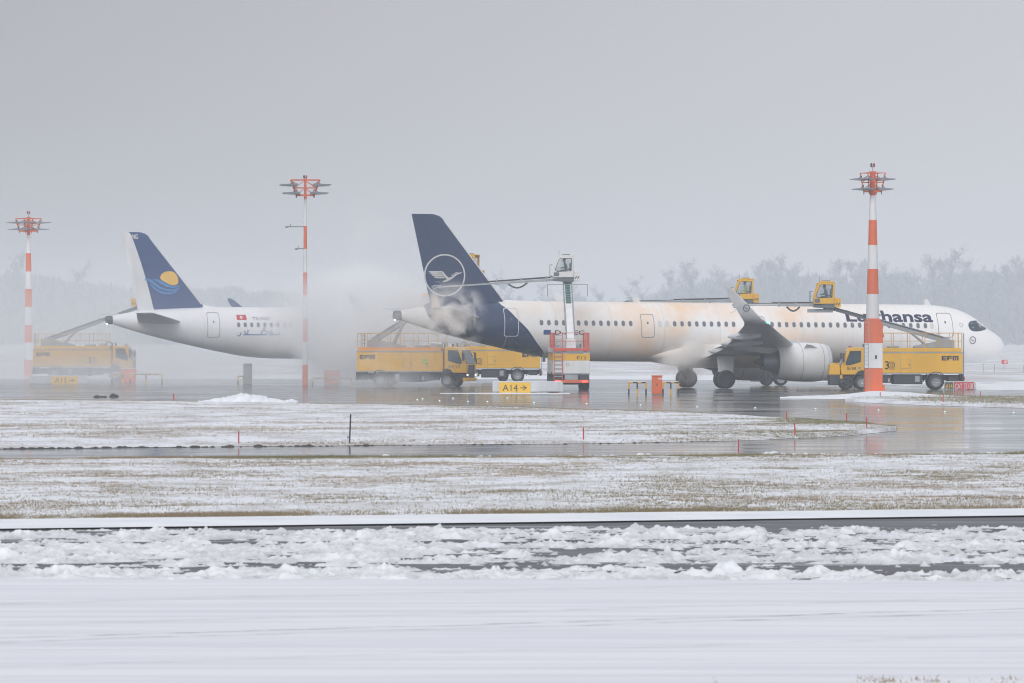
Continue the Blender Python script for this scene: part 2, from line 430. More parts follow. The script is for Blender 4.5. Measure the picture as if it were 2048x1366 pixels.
def wet_asphalt(name, base=(.035, .038, .043), r0=.03, r1=.14, slush=.6):
    m, t, b, o = newmat(name)
    g = N(t, 'ShaderNodeNewGeometry')
    mp = N(t, 'ShaderNodeMapping'); mp.inputs['Scale'].default_value = (.05, .30, 1); mp.inputs['Rotation'].default_value = (0, 0, R(-14))
    n1 = N(t, 'ShaderNodeTexNoise', i_Scale=1.0, i_Detail=6.0, i_Roughness=.6)
    mp2 = N(t, 'ShaderNodeMapping'); mp2.inputs['Scale'].default_value = (.12, .85, 1); mp2.inputs['Rotation'].default_value = (0, 0, R(4)); mp2.inputs['Location'].default_value = (31, 7, 0)
    n2 = N(t, 'ShaderNodeTexNoise', i_Scale=1.0, i_Detail=7.0, i_Roughness=.66)
    n3 = N(t, 'ShaderNodeTexNoise', i_Scale=3.5, i_Detail=3.0)
    rr = N(t, 'ShaderNodeMapRange', i_From_Min=.35, i_From_Max=.65, i_To_Min=r0, i_To_Max=r1)
    sm = N(t, 'ShaderNodeMapRange', i_From_Min=.52, i_From_Max=.70, i_To_Max=slush)
    cm = N(t, 'ShaderNodeMix', data_type='RGBA'); cm.inputs[6].default_value = (*base, 1); cm.inputs[7].default_value = (.55, .57, .61, 1)
    ra = N(t, 'ShaderNodeMath', operation='MULTIPLY_ADD'); ra.inputs[1].default_value = .8
    bp = N(t, 'ShaderNodeBump', i_Strength=.02, i_Distance=.02)
    l = t.links.new
    l(g.outputs['Position'], mp.inputs[0]); l(mp.outputs[0], n1.inputs['Vector']); l(g.outputs['Position'], mp2.inputs[0]); l(mp2.outputs[0], n2.inputs['Vector']); l(g.outputs['Position'], n3.inputs['Vector'])
    l(n1.outputs[0], rr.inputs[0]); l(n2.outputs[0], sm.inputs[0]); l(sm.outputs[0], cm.inputs[0]); l(cm.outputs[2], b.inputs['Base Color'])
    l(sm.outputs[0], ra.inputs[0]); l(rr.outputs[0], ra.inputs[2]); l(ra.outputs[0], b.inputs['Roughness'])
    l(n3.outputs[0], bp.inputs['Height']); l(bp.outputs[0], b.inputs['Normal'])
    b.inputs['IOR'].default_value = 1.36
    return m
M['field'] = snow_field('snowy_field_far', amount=.42, sc=.35)
M['verge'] = snow_field('snowy_grass_verge', amount=.32, grass=((.22, .19, .135), (.31, .265, .19)), sc=1.6)
M['island'] = snow_field('snowy_grass_island', amount=.36, grass=((.21, .17, .13), (.31, .25, .205)), sc=1.0)
M['snow'] = packed_snow('packed_runway_snow', lo=(.69, .70, .75), hi=(.80, .81, .845), track=True)
M['ridge'] = packed_snow('ploughed_snow', lo=(.80, .82, .86), hi=(.89, .90, .925), stretch=(1.2, 1.2, 1), dirt=(.36, .36, .365))
M['clean_snow'] = packed_snow('clean_snow', lo=(.74, .77, .82), hi=(.85, .87, .90), stretch=(.5, .9, 1))
M['wet'] = wet_asphalt('wet_apron_asphalt')
M['taxi'] = wet_asphalt('wet_taxiway_asphalt', r0=.05, r1=.18, slush=.3)
M['runway'] = wet_asphalt('damp_runway_asphalt', base=(.085, .088, .095), r0=.42, r1=.7, slush=.75)

def lerp(poly, x):
    xs = [p[0] for p in poly]; ys = [p[1] for p in poly]
    return np.interp(x, xs, ys)
def sheet(name, near, far, pxs, ny, mat, zfun=None, smooth=True):
    """a piece of ground between two edges measured in the photograph"""
    pxs = np.asarray(pxs, float)
    y0 = EYE*F/(lerp(near, pxs)-HZ); y1 = EYE*F/(lerp(far, pxs)-HZ)
    t = np.linspace(0, 1, ny)[:, None]
    Y = y0[None]*(1-t) + y1[None]*t
    X = (pxs[None]-CX)/F*Y
    T = np.broadcast_to(t, X.shape)
    Z = zfun(X, Y, T) if zfun else np.zeros_like(X)
    o = link(name, grid_mesh(name, X, Y, Z, mat, smooth))
    o['kind'] = 'structure'
    return o
flat = lambda z: (lambda X, Y, T: np.full_like(X, z))

gX, gY = np.meshgrid(np.linspace(-1300, 1300, 27), np.linspace(-20, 2900, 30))
o = link('ground', grid_mesh('ground', gX, gY, np.full_like(gX, -.03), M['field'])); o['kind'] = 'structure'

VN = [(-1400, 1057), (0, 1043), (2048, 1022), (3400, 1008)]             # near edge of the verge
VF = [(-1400, 930), (0, 922), (1000, 917), (2048, 910), (3400, 903)]    # far edge of the verge
AF = [(-2500, 752), (700, 755), (1150, 757), (1500, 760), (1700, 763), (1930, 770.5), (2048, 775), (2600, 790), (3400, 800)]
SN = [(-1400, 1074), (0, 1061), (700, 1052), (1100, 1047), (2048, 1034), (3400, 1022)]
pw = np.linspace(-1400, 3400, 60)
sheet('apron', [(p, q+1.2) for p, q in VF], AF, pw, 60, M['wet'], flat(0))
sheet('runway', [(-1400, 1900), (3400, 1900)], [(p, q-2) for p, q in SN], pw, 20, M['runway'], flat(0))
sheet('snow_shoulder', SN, [(p, q-1) for p, q in VN], np.linspace(-1400, 3400, 300), 12, M['clean_snow'],
      lambda X, Y, T: .02+.07*np.sin(np.pi*np.clip(T, .02, .98))**.6 + .03*(fbm(X*.8, Y*.8, 3)-.5)*np.sin(np.pi*T))
def verge_z(X, Y, T):
    e = np.clip(np.minimum(T, 1-T)*14, 0, 1)
    return .008 + e*(.05 + .07*fbm(X*.5, Y*.5, 5) + .05*fbm(X*2.6, Y*2.6, 6))
sheet('grass_verge', VN, VF, np.linspace(-1400, 3400, 420), 220, M['verge'], verge_z)
IN = [(-1000, 903), (0, 898), (500, 893), (1200, 887), (1500, 881), (1700, 871.5), (1792, 862)]
IF = [(-1000, 799), (0, 800), (350, 803), (600, 808), (1000, 815), (1350, 826), (1500, 834), (1650, 845), (1792, 859)]
def island_z(X, Y, T):
    e = np.clip(np.minimum(T, 1-T)*12, 0, 1)
    return .008 + e*(.06 + .10*fbm(X*.3, Y*.3, 8) + .05*fbm(X*2.1, Y*2.1, 9))
sheet('grass_island', IN, IF, np.linspace(-1000, 1792, 380), 160, M['island'], island_z)
RN = [(1690, 803.5), (1850, 811), (2048, 816.5), (2600, 828), (3400, 840)]
RF = [(1690, 800), (1800, 796.5), (1900, 795.5), (2048, 796.5), (2600, 800), (3400, 806)]
sheet('grass_strip', RN, RF, np.linspace(1690, 3400, 240), 60, M['island'], island_z)
sheet('snow_drift', [(1560, 797.5), (1700, 799), (1800, 800.5), (1900, 799.5), (1960, 797.5)], [(1560, 796.5), (1700, 789.5), (1745, 785.5), (1800, 788.5), (1900, 794.5), (1960, 796.5)],
      np.linspace(1560, 1960, 120), 40, M['clean_snow'], lambda X, Y, T: .012+np.sin(np.pi*T)**.7*(.06+.16*np.exp(-((X-22.6)/2.2)**2)+.08*fbm(X*1.4, Y*.6, 4)))
sheet('snow_bank', [(-2500, 755), (1180, 759), (1500, 761), (1700, 765), (1930, 779.5), (2048, 781), (3400, 806)],
      [(-2500, 748), (1180, 752), (1500, 755), (1700, 759), (1930, 768), (2048, 768.5), (3400, 780)],
      np.linspace(-2500, 3400, 500), 26, M['clean_snow'], lambda X, Y, T: .008+np.sin(np.pi*T)**.6*(.05+.42*fbm(X*.45, Y*.2, 14)*np.clip((X-6)/20+.25, .2, 1)))
sheet('snow_line', [(880, 787.6), (1010, 788.6), (1140, 788.3)], [(880, 786.8), (1010, 785.6), (1140, 786.6)], np.linspace(880, 1140, 60), 8, M['clean_snow'],
      lambda X, Y, T: .008+.05*np.sin(np.pi*T)*fbm(X*2, Y*.5, 4))
def front_z(X, Y, T):
    tr = np.zeros_like(X)
    for a, b, d in ((58.2, .045, .018), (59.1, .05, .014), (62.6, -.01, .008), (66.0, .03, .008), (70.5, .0, .006)):
        c = a + b*X
        tr = tr - d*np.exp(-((Y-c)/.22)**2)*(.5+fbm(X*1.5, Y*0+a, 21))
    e = np.clip((1-T)*16, 0, 1)
    return .012 + e*(.05 + .02*fbm(X*.25, Y*1.6, 19) + .008*fbm(X*5, Y*5, 20) + tr)
sheet('snow_cover', [(-1400, 1750), (3400, 1750)], [(-1400, 1158), (0, 1157), (1000, 1158), (2048, 1164), (3400, 1168)], np.linspace(-1400, 3400, 260), 300, M['snow'], front_z)

# ---- ploughed snow ridges: one height field of thousands of clods
def lump_field(X, Y, Z, lumps):
    dx = X[0, 1]-X[0, 0]; dy = Y[1, 0]-Y[0, 0]; x0 = X[0, 0]; y0 = Y[0, 0]; ny, nx = X.shape
    for (cx, cy, r, h, asp) in lumps:
        i0 = max(0, int((cx-r-x0)/dx)); i1 = min(nx, int((cx+r-x0)/dx)+2); j0 = max(0, int((cy-r*asp-y0)/dy)); j1 = min(ny, int((cy+r*asp-y0)/dy)+2)
        if i0 >= i1 or j0 >= j1: continue
        d = ((X[j0:j1, i0:i1]-cx)/r)**2 + ((Y[j0:j1, i0:i1]-cy)/(r*asp))**2
        hh = np.where(d < 1, h*np.sqrt(np.maximum(0, 1-d))-.03, -.2)
        Z[j0:j1, i0:i1] = np.maximum(Z[j0:j1, i0:i1], hh)
    return Z
rX, rY = np.meshgrid(np.arange(-13.5, 13.5, .036), np.arange(74.4, 101, .055))
rZ = np.full_like(rX, -.06)
rough = fbm(rX*1.9, rY*3.4, 31, 6, .68)
side = np.clip((rX+1.0)/4, 0, 1)
thin = -.05 + (rough-.50)*.40
thin = np.where((rY > 84.6) & (rY < 87.2), thin-.012 + .05*(1-side) - .07*np.exp(-((rX-1.2)/1.9)**2), thin)
thin = np.where((rY > 81.0) & (rY < 95.5), thin+.030*side, thin)
for rc, rw in ((79.6, .5), (80.7, .35), (89.6, .45), (84.2, .3)): thin = thin - .055*np.exp(-((rY-rc)/rw)**2)*(1-.45*side)
cut = 96.3+.17*rX
thin = thin-.05*np.clip(rY-cut+1.2, 0, 9) + .05*np.clip((-2-rX)/4, 0, 1)*np.clip(rY-cut+1.2, 0, 1)
thin = thin + .035*(1-side)*(rY < cut-.5) + .06*np.exp(-((rY-75.9)/.9)**2)
rZ = np.maximum(rZ, np.minimum(thin, .06))
lumps = []
lr = random.Random(23)
def row(y, spread, n, r0, r1, big, seed, gaps=.35, x0=-14, x1=14):
    q = random.Random(seed)
    ph = [q.uniform(0, 6) for _ in range(4)]
    for _ in range(n):
        x = q.uniform(x0, x1)
        env = .5+.25*math.sin(x*1.3+ph[0])+.2*math.sin(x*2.9+ph[1])+.15*math.sin(x*.6+ph[2])
        if q.random() > env+1-gaps: continue
        r = (r0+(r1-r0)*q.random()**2.2)*(.6+.7*max(.1, env)); h = r*q.uniform(.6, 1.0)
        lumps.append((x, y+q.gauss(0, spread)+.004*x, r, h*.72, q.uniform(1.0, 1.9)))
        for _k in range(3 if r > .2 else 1):
            a = q.uniform(0, 6.3); rr = r*q.uniform(.25, .5)
            lumps.append((x+math.cos(a)*r*.7, y+math.sin(a)*r*.6, rr, h*q.uniform(.55, 1.08), 1.2))
    for _ in range(big):
        x = q.uniform(x0, x1); R0 = q.uniform(.2, .42)
        for _k in range(34):
            dx_ = q.gauss(0, R0*.6); dy_ = q.gauss(0, R0*.4)
            lumps.append((x+dx_, y+dy_, q.uniform(.05, .17), max(.04, (R0*.60-abs(dx_)*.5)*q.uniform(.7, 1)), 1.2))
row(77.0, .30, 900, .04, .19, 9, 101, .40)
row(76.4, .30, 700, .03, .12, 0, 102, .2)
row(82.2, .28, 760, .04, .16, 5, 103, .45)
row(87.8, .28, 800, .03, .14, 3, 104, .45)
row(91.6, .32, 760, .04, .17, 6, 105, .42)
row(84.8, 1.6, 420, .03, .12, 0, 106, .2, 2, 14)
row(89.5, 1.8, 420, .03, .11, 0, 107, .2, 0, 14)
row(93.6, .7, 420, .03, .09, 0, 108, .3, -2, 14)
lumps = [q for q in lumps if q[1] < 95.9+.17*q[0]]
lumps += [(10.6+lr.gauss(0, .25), 77.6+lr.gauss(0, .25), lr.uniform(.1, .3), lr.uniform(.2, .46), 1.2) for _ in range(30)]
lump_field(rX, rY, rZ, lumps)
up = np.clip(rZ/.06, 0, 1)
rZ = rZ + up*((fbm(rX*9, rY*7, 41, 4, .65)-.5)*.11 + (np.abs(fbm(rX*4, rY*3.4, 44, 3)-.5)-.10)*.16 + (fbm(rX*2.2, rY*2.0, 43, 3)-.5)*.12)
edge = np.clip((rY-74.5)/.8, 0, 1)*np.clip((100.6-rY)/.8, 0, 1)
rZ = rZ*edge - .06*(1-edge)
o = link('snow_ridge', grid_mesh('snow_ridge', rX, rY, rZ, M['ridge']))
tag(o, 'broken white ridges of ploughed snow clods lying along the dark runway', 'snow', kind='stuff')
o = MB()
c0 = G(1366, 1154)
clod = []
for k in range(9):
    clod.append([(c0.x-.16+.04*k, c0.y-.03+math.cos(t)*.05*math.sin(math.pi*(k+.3)/9), .055+abs(math.sin(t))*.045*math.sin(math.pi*(k+.3)/9)*(1+.3*math.sin(k*3.1))) for t in [i*math.pi/4 for i in range(8)]])
tag(o.loft(clod).build('dirt_clod', M['dirt'], smooth=True), 'dark rubber clod lying at the foot of the nearest snow ridge', 'dirt clod')

pX, pY = np.meshgrid(np.arange(-16.5, -11.2, .07), np.arange(268, 283, .16))
pc = (480-CX)/F*276
pZ = np.full_like(pX, -.1)
pl = []
for k in range(420):
    x = lr.gauss(0, 1.0); u = math.exp(-(x/1.1)**2)
    pl.append((-14.2+x+.15, 276+lr.gauss(0, 1.3), lr.uniform(.1, .42), lr.uniform(.12, .3)+.36*u*lr.random(), 2.0))
lump_field(pX, pY, pZ, pl)
pZ += np.clip(pZ/.06, 0, 1)*(fbm(pX*5, pY*4, 51)-.5)*.1
o = link('snow_pile', grid_mesh('snow_pile', pX, pY, pZ, M['clean_snow']))
tag(o, 'low heap of shovelled snow at the far edge of the grass island', 'snow pile')

# small snow heaps left along the far edge of the verge
hv = MB()
for k in range(130):
    px = lr.choice([lr.uniform(720, 900), lr.uniform(900, 1020), lr.uniform(1100, 1320), lr.uniform(1540, 2048), lr.uniform(0, 2048)])
    c = G(px, lerp(VF, px)+.3); r = lr.uniform(.03, .11)*(1.5 if lr.random() < .12 else .8)
    rings = [[(c.x+math.cos(i*math.pi/4+j)*r*math.cos(j*.5)*1.3, c.y+math.sin(i*math.pi/4+j)*r*math.cos(j*.5)*1.3, .03+r*.75*math.sin(j*.5)*(1+.25*math.sin(i*2.3+k))) for i in range(8)] for j in range(4)]
    hv.loft(rings)
tag(hv.build('snow_clods', M['clean_snow'], smooth=True), 'small white snow clods scattered along the verge beside the taxiway', 'snow', kind='stuff')

# dark wet soil churned up along the near edge of the island
mud = MB()
for k in range(230):
    px = lr.choice([lr.uniform(-40, 700), lr.uniform(-40, 300), lr.uniform(700, 1500)])
    c = G(px, lerp(IN, min(px, 1788))+(.6 if px < 1700 else lr.uniform(-8, 3))); r = lr.uniform(.02, .075)*(1 if px < 750 else .5)*(1 if lr.random() < .35 else .5)
    rings = [[(c.x+math.cos(i*math.pi/3+j)*r*math.cos(j*.6)*2.2, c.y+math.sin(i*math.pi/3+j)*r*math.cos(j*.6)*1.3, .0+r*.9*math.sin(j*.6)*(1+.3*math.sin(i*2.3+k))) for i in range(6)] for j in range(3)]
    mud.loft(rings)
M['soil'] = paint('wet_dark_soil', (.055, .048, .042), .8, var=.1, streak=False)
tag(mud.build('soil_clods', M['soil'], smooth=True), 'dark wet soil crumbs along the near edge of the grass island', 'soil', kind='stuff')

# ---- grass blades standing through the snow
def grass_mat():
    m, t, b, o = newmat('winter_grass_blades')
    a = N(t, 'ShaderNodeAttribute', attribute_name='tint')
    rp = N(t, 'ShaderNodeValToRGB'); cr = rp.color_ramp
    cr.elements[0].position = 0; cr.elements[0].color = (.12, .12, .045, 1)
    cr.elements[1].position = 1; cr.elements[1].color = (.42, .34, .22, 1)
    for p_, c_ in ((.3, (.20, .19, .075, 1)), (.6, (.27, .21, .13, 1)), (.8, (.33, .24, .17, 1))):
        e_ = cr.elements.new(p_); e_.color = c_
    t.links.new(a.outputs['Fac'], rp.inputs[0]); t.links.new(rp.outputs[0], b.inputs['Base Color'])
    b.inputs['Roughness'].default_value = .8
    b.inputs['Specular IOR Level'].default_value = .2
    return m
M['grass'] = grass_mat()
def grass(name, near, far, px0, px1, n, hmin, hmax, dens, zfun, label, seed, bias):
    g = np.random.default_rng(seed)
    px = g.uniform(px0, px1, n*3)
    a = EYE*F/(lerp(near, px)-HZ); b = EYE*F/(lerp(far, px)-HZ)
    t = g.uniform(0.0, 1.0, n*3)
    Y = a*(1-t)+b*t; X = (px-CX)/F*Y
    keep = g.random(n*3) < dens(X, Y, t)
    X, Y, t = X[keep][:n], Y[keep][:n], t[keep][:n]
    k = len(X)
    Z = zfun(X, Y, t) - .01
    nb = 3
    X = np.repeat(X, nb); Y = np.repeat(Y, nb); Z = np.repeat(Z, nb); t = np.repeat(t, nb)
    X = X + g.normal(0, .035, len(X)); Y = Y + g.normal(0, .05, len(X))
    h = g.uniform(hmin, hmax, len(X)); wd = g.uniform(.004, .011, len(X)); an = g.uniform(0, np.pi, len(X)); lx = g.normal(0, .5, len(X))*h; ly = g.normal(0, .5, len(X))*h
    co = np.empty((len(X), 3, 3), np.float32)
    co[:, 0] = np.stack([X-wd*np.cos(an), Y-wd*np.sin(an), Z], -1)
    co[:, 1] = np.stack([X+wd*np.cos(an), Y+wd*np.sin(an), Z], -1)
    co[:, 2] = np.stack([X+lx, Y+ly, Z+h], -1)
    me = bpy.data.meshes.new(name); nv = len(X)*3
    me.vertices.add(nv); me.vertices.foreach_set('co', co.ravel())
    me.loops.add(nv); me.loops.foreach_set('vertex_index', np.arange(nv, dtype=np.int32))
    me.polygons.add(len(X)); me.polygons.foreach_set('loop_start', np.arange(0, nv, 3, dtype=np.int32))
    tint = np.clip(bias(X, Y, t) + g.normal(0, .16, len(X)), 0, 1)
    at = me.attributes.new('tint', 'FLOAT', 'FACE'); at.data.foreach_set('value', tint.astype(np.float32))
    me.update(calc_edges=True)
    me.materials.append(M['grass'])
    o = link(name, me)
    tag(o, label, 'grass', kind='stuff')
    return o
grass('grass', VN, VF, -60, 2110, 80000, .02, .06,
      lambda X, Y, t: np.clip(.10 + 2.0*(fbm(X*.28, Y*.20, 61, 5, .6)-.50) + 1.5*np.exp(-((1-t)/.05)**2)*(.3+fbm(X*.5, Y*0, 63)) + 1.0*np.exp(-(t/.045)**2)*fbm(X*.35, Y*0, 64), .03, 1),
      verge_z, 'brown winter grass poking through thin snow on the near verge', 71,
      lambda X, Y, t: .62 - .38*np.exp(-((1-t)/.05)**2) - .1*np.exp(-(t/.06)**2) + .9*(fbm(X*.2, Y*.2, 62)-.5) - .008*X)
grass('grass', IN, IF, -60, 1792, 80000, .025, .075,
      lambda X, Y, t: np.clip(.10 + 2.0*(fbm(X*.16, Y*.14, 65, 5, .6)-.50) + .5*np.exp(-((1-t)/.06)**2), .03, 1),
      island_z, 'faded grass tufts across the snowy island beside the apron', 72,
      lambda X, Y, t: .70 + .8*(fbm(X*.14, Y*.14, 66)-.5) - .3*np.clip((X+6)/16, 0, 1) - .2*np.exp(-((1-t)/.07)**2))
grass('grass', RN, RF, 1700, 2120, 9000, .05, .14, lambda X, Y, t: np.clip(.1+1.5*np.exp(-((t-.5)/.3)**2)*(fbm(X*.3, Y*.2, 67)-.2), .02, 1)*np.clip((X-20)/6, .05, 1),
      island_z, 'olive grass on the strip beyond the red and white mast foot', 73, lambda X, Y, t: .45+0*X)
grass('grass', [(-50, 1385), (2100, 1385)], [(-50, 1370), (2100, 1370)], 1300, 2060, 330, .02, .065,
      lambda X, Y, t: np.clip(np.exp(-((X-3.7)/.18)**2)*.4+np.exp(-((X-2.0)/.1)**2)*.08+np.exp(-((X-4.2)/.12)**2)*.4+np.exp(-((X-5.0)/.3)**2)*.15, 0, 1),
      lambda X, Y, t: np.full_like(X, .07), 'few blurred grass stalks at the bottom edge in front of the runway snow', 74, lambda X, Y, t: .8+0*X)

grass('grass', [(p, q+9) for p, q in VF], [(p, q+.6) for p, q in VF], -60, 2110, 26000, .04, .125,
      lambda X, Y, t: np.clip(.12+2.6*(fbm(X*.30, Y*0, 68, 4)-.40), .04, 1)*np.clip(t*1.6, .1, 1),
      lambda X, Y, t: np.full_like(X, .05), 'olive and straw coloured grass fringe along the far edge of the verge', 75, lambda X, Y, t: .38+.9*(fbm(X*.25, Y*0, 69)-.5)-.008*X)
grass('grass', [(p, q-1) for p, q in VN], [(p, q-11) for p, q in VN], -60, 2110, 16000, .025, .07,
      lambda X, Y, t: np.clip(.10+2.2*(fbm(X*.35, Y*0, 58, 4)-.44), .03, 1)*np.clip(1.3-t, .1, 1),
      lambda X, Y, t: np.full_like(X, .05), 'straw coloured grass fringe along the near edge of the verge', 76, lambda X, Y, t: .6+.6*(fbm(X*.25, Y*0, 57)-.5))

# ================================================================== AIRLINERS
def pchip(xs, ys, x):
    xs = np.asarray(xs, float); ys = np.asarray(ys, float); h = np.diff(xs); d = np.diff(ys)/h
    m = np.zeros_like(ys); m[0] = d[0]; m[-1] = d[-1]
    for i in range(1, len(xs)-1):
        m[i] = 0 if d[i-1]*d[i] <= 0 else 3*(h[i-1]+h[i])/((2*h[i]+h[i-1])/d[i-1]+(h[i]+2*h[i-1])/d[i])
    x = np.clip(x, xs[0], xs[-1]); i = np.clip(np.searchsorted(xs, x)-1, 0, len(xs)-2)
    t = (x-xs[i])/h[i]
    return (2*t**3-3*t**2+1)*ys[i]+(t**3-2*t**2+t)*h[i]*m[i]+(-2*t**3+3*t**2)*ys[i+1]+(t**3-t**2)*h[i]*m[i+1]
NOSE = [(0, 2.95, 2.98, .02), (.05, 2.76, 3.18, .24), (.15, 2.58, 3.38, .44), (.35, 2.40, 3.62, .68), (.75, 2.18, 3.93, .98), (1.4, 1.99, 4.30, 1.30), (2.0, 1.90, 4.76, 1.52), (2.6, 1.85, 5.16, 1.68),
        (3.3, 1.82, 5.48, 1.81), (4.2, 1.80, 5.73, 1.91), (5.2, 1.80, 5.86, 1.96), (6.5, 1.80, 5.91, 1.975), (9, 1.8, 5.91, 1.975)]
TAIL = [(-15.5, 1.80, 5.91, 1.975), (-13.5, 1.81, 5.91, 1.975), (-11.1, 1.95, 5.91, 1.90), (-9.3, 2.25, 5.90, 1.78), (-5.95, 2.95, 5.83, 1.36), (-3.3, 3.58, 5.68, .92), (-1.6, 4.05, 5.48, .62), (-.4, 4.42, 5.24, .39), (0, 4.56, 5.14, .30)]
class Body:
    def __init__(s, Lg, sg, origin, yaw, pitch):
        s.L = Lg; s.sg = sg
        s.st = NOSE + [(Lg+a, b, c, d) for a, b, c, d in TAIL]
        s.M = Matrix.Translation(origin) @ Euler((0, pitch, yaw)).to_matrix().to_4x4()
    def sec(s, q):
        xs = [a[0] for a in s.st]
        zb = float(pchip(xs, [a[1] for a in s.st], np.array([q]))[0]); zt = float(pchip(xs, [a[2] for a in s.st], np.array([q]))[0]); w_ = float(pchip(xs, [a[3] for a in s.st], np.array([q]))[0])
        return (zb+zt)/2, (zt-zb)/2, w_
    def side(s, q, z, off=.008):
        """point on the starboard skin at distance q behind the nose and height z"""
        zc, h, w_ = s.sec(q)
        dz = max(-.999, min(.999, (z-zc)/h)); c = math.sqrt(1-dz*dz)
        n = Vector((0, -c/w_, dz/h)).normalized()
        return Vector((s.sg-q, -w_*c, z)) + n*off
    def proj(s, p):
        wp = s.M @ Vector(p)
        return CX + wp.x/wp.y*F, HZ - (wp.z-EYE)/wp.y*F
    def find(s, px, py, fn=None, free=False):
        """(distance behind the nose, height) of the skin seen at a photo pixel"""
        fn = fn or (lambda q, z: s.side(q, z))
        q = (s.sg) - ((px-CX)/F*s.M.translation.y - s.M.translation.x)/.95; z = 4.0
        for _ in range(14):
            q = min(s.L-.05, max(.03, q))
            a, b = s.proj(fn(q, z))
            Y = (s.M @ Vector((s.sg-q, 0, z))).y
            q -= (px-a)/F*Y/.95*.9; z += (b-py)/F*Y*.9
            zc, h, w_ = s.sec(min(s.L-.05, max(.03, q)))
            if not free: z = min(zc+h*.995, max(zc-h*.995, z))
        return q, z

def foil(n=9):
    """closed aerofoil outline as (chord fraction, half thickness fraction) going over the top and back below"""
    xs = [.5*(1-math.cos(math.pi*k/n)) for k in range(n+1)]
    th = [5*(.2969*math.sqrt(x)-.126*x-.3516*x*x+.2843*x**3-.1015*x**4) for x in xs]
    return [(x, t_) for x, t_ in zip(xs, th)], [(x, -t_) for x, t_ in list(zip(xs, th))[-2:0:-1]]
def foil_ring(le, chord, tc, nrm, c0=0.0, c1=1.0, n=9, camber=.015):
    """aerofoil section at leading edge le=(s,y,z) [s measured aft], thickness along nrm, from chord fraction c0 to c1"""
    up, lo = foil(n); pts = []
    def thick(x): return 5*tc*(.2969*math.sqrt(max(0, x))-.126*x-.3516*x*x+.2843*x**3-.1015*x**4)
    xs = [c0+(c1-c0)*.5*(1-math.cos(math.pi*k/n)) for k in range(n+1)]
    ring = []
    for x in xs: ring.append((x, thick(x)+camber*4*x*(1-x)))
    for x in xs[::-1][(0 if c1 < 1 else 1):(None if c0 > 0 else -1)]: ring.append((x, -thick(x)+camber*4*x*(1-x)))
    return [(le[0]+x*chord, le[1]+nrm[1]*t_*chord, le[2]+nrm[2]*t_*chord) for x, t_ in ring]

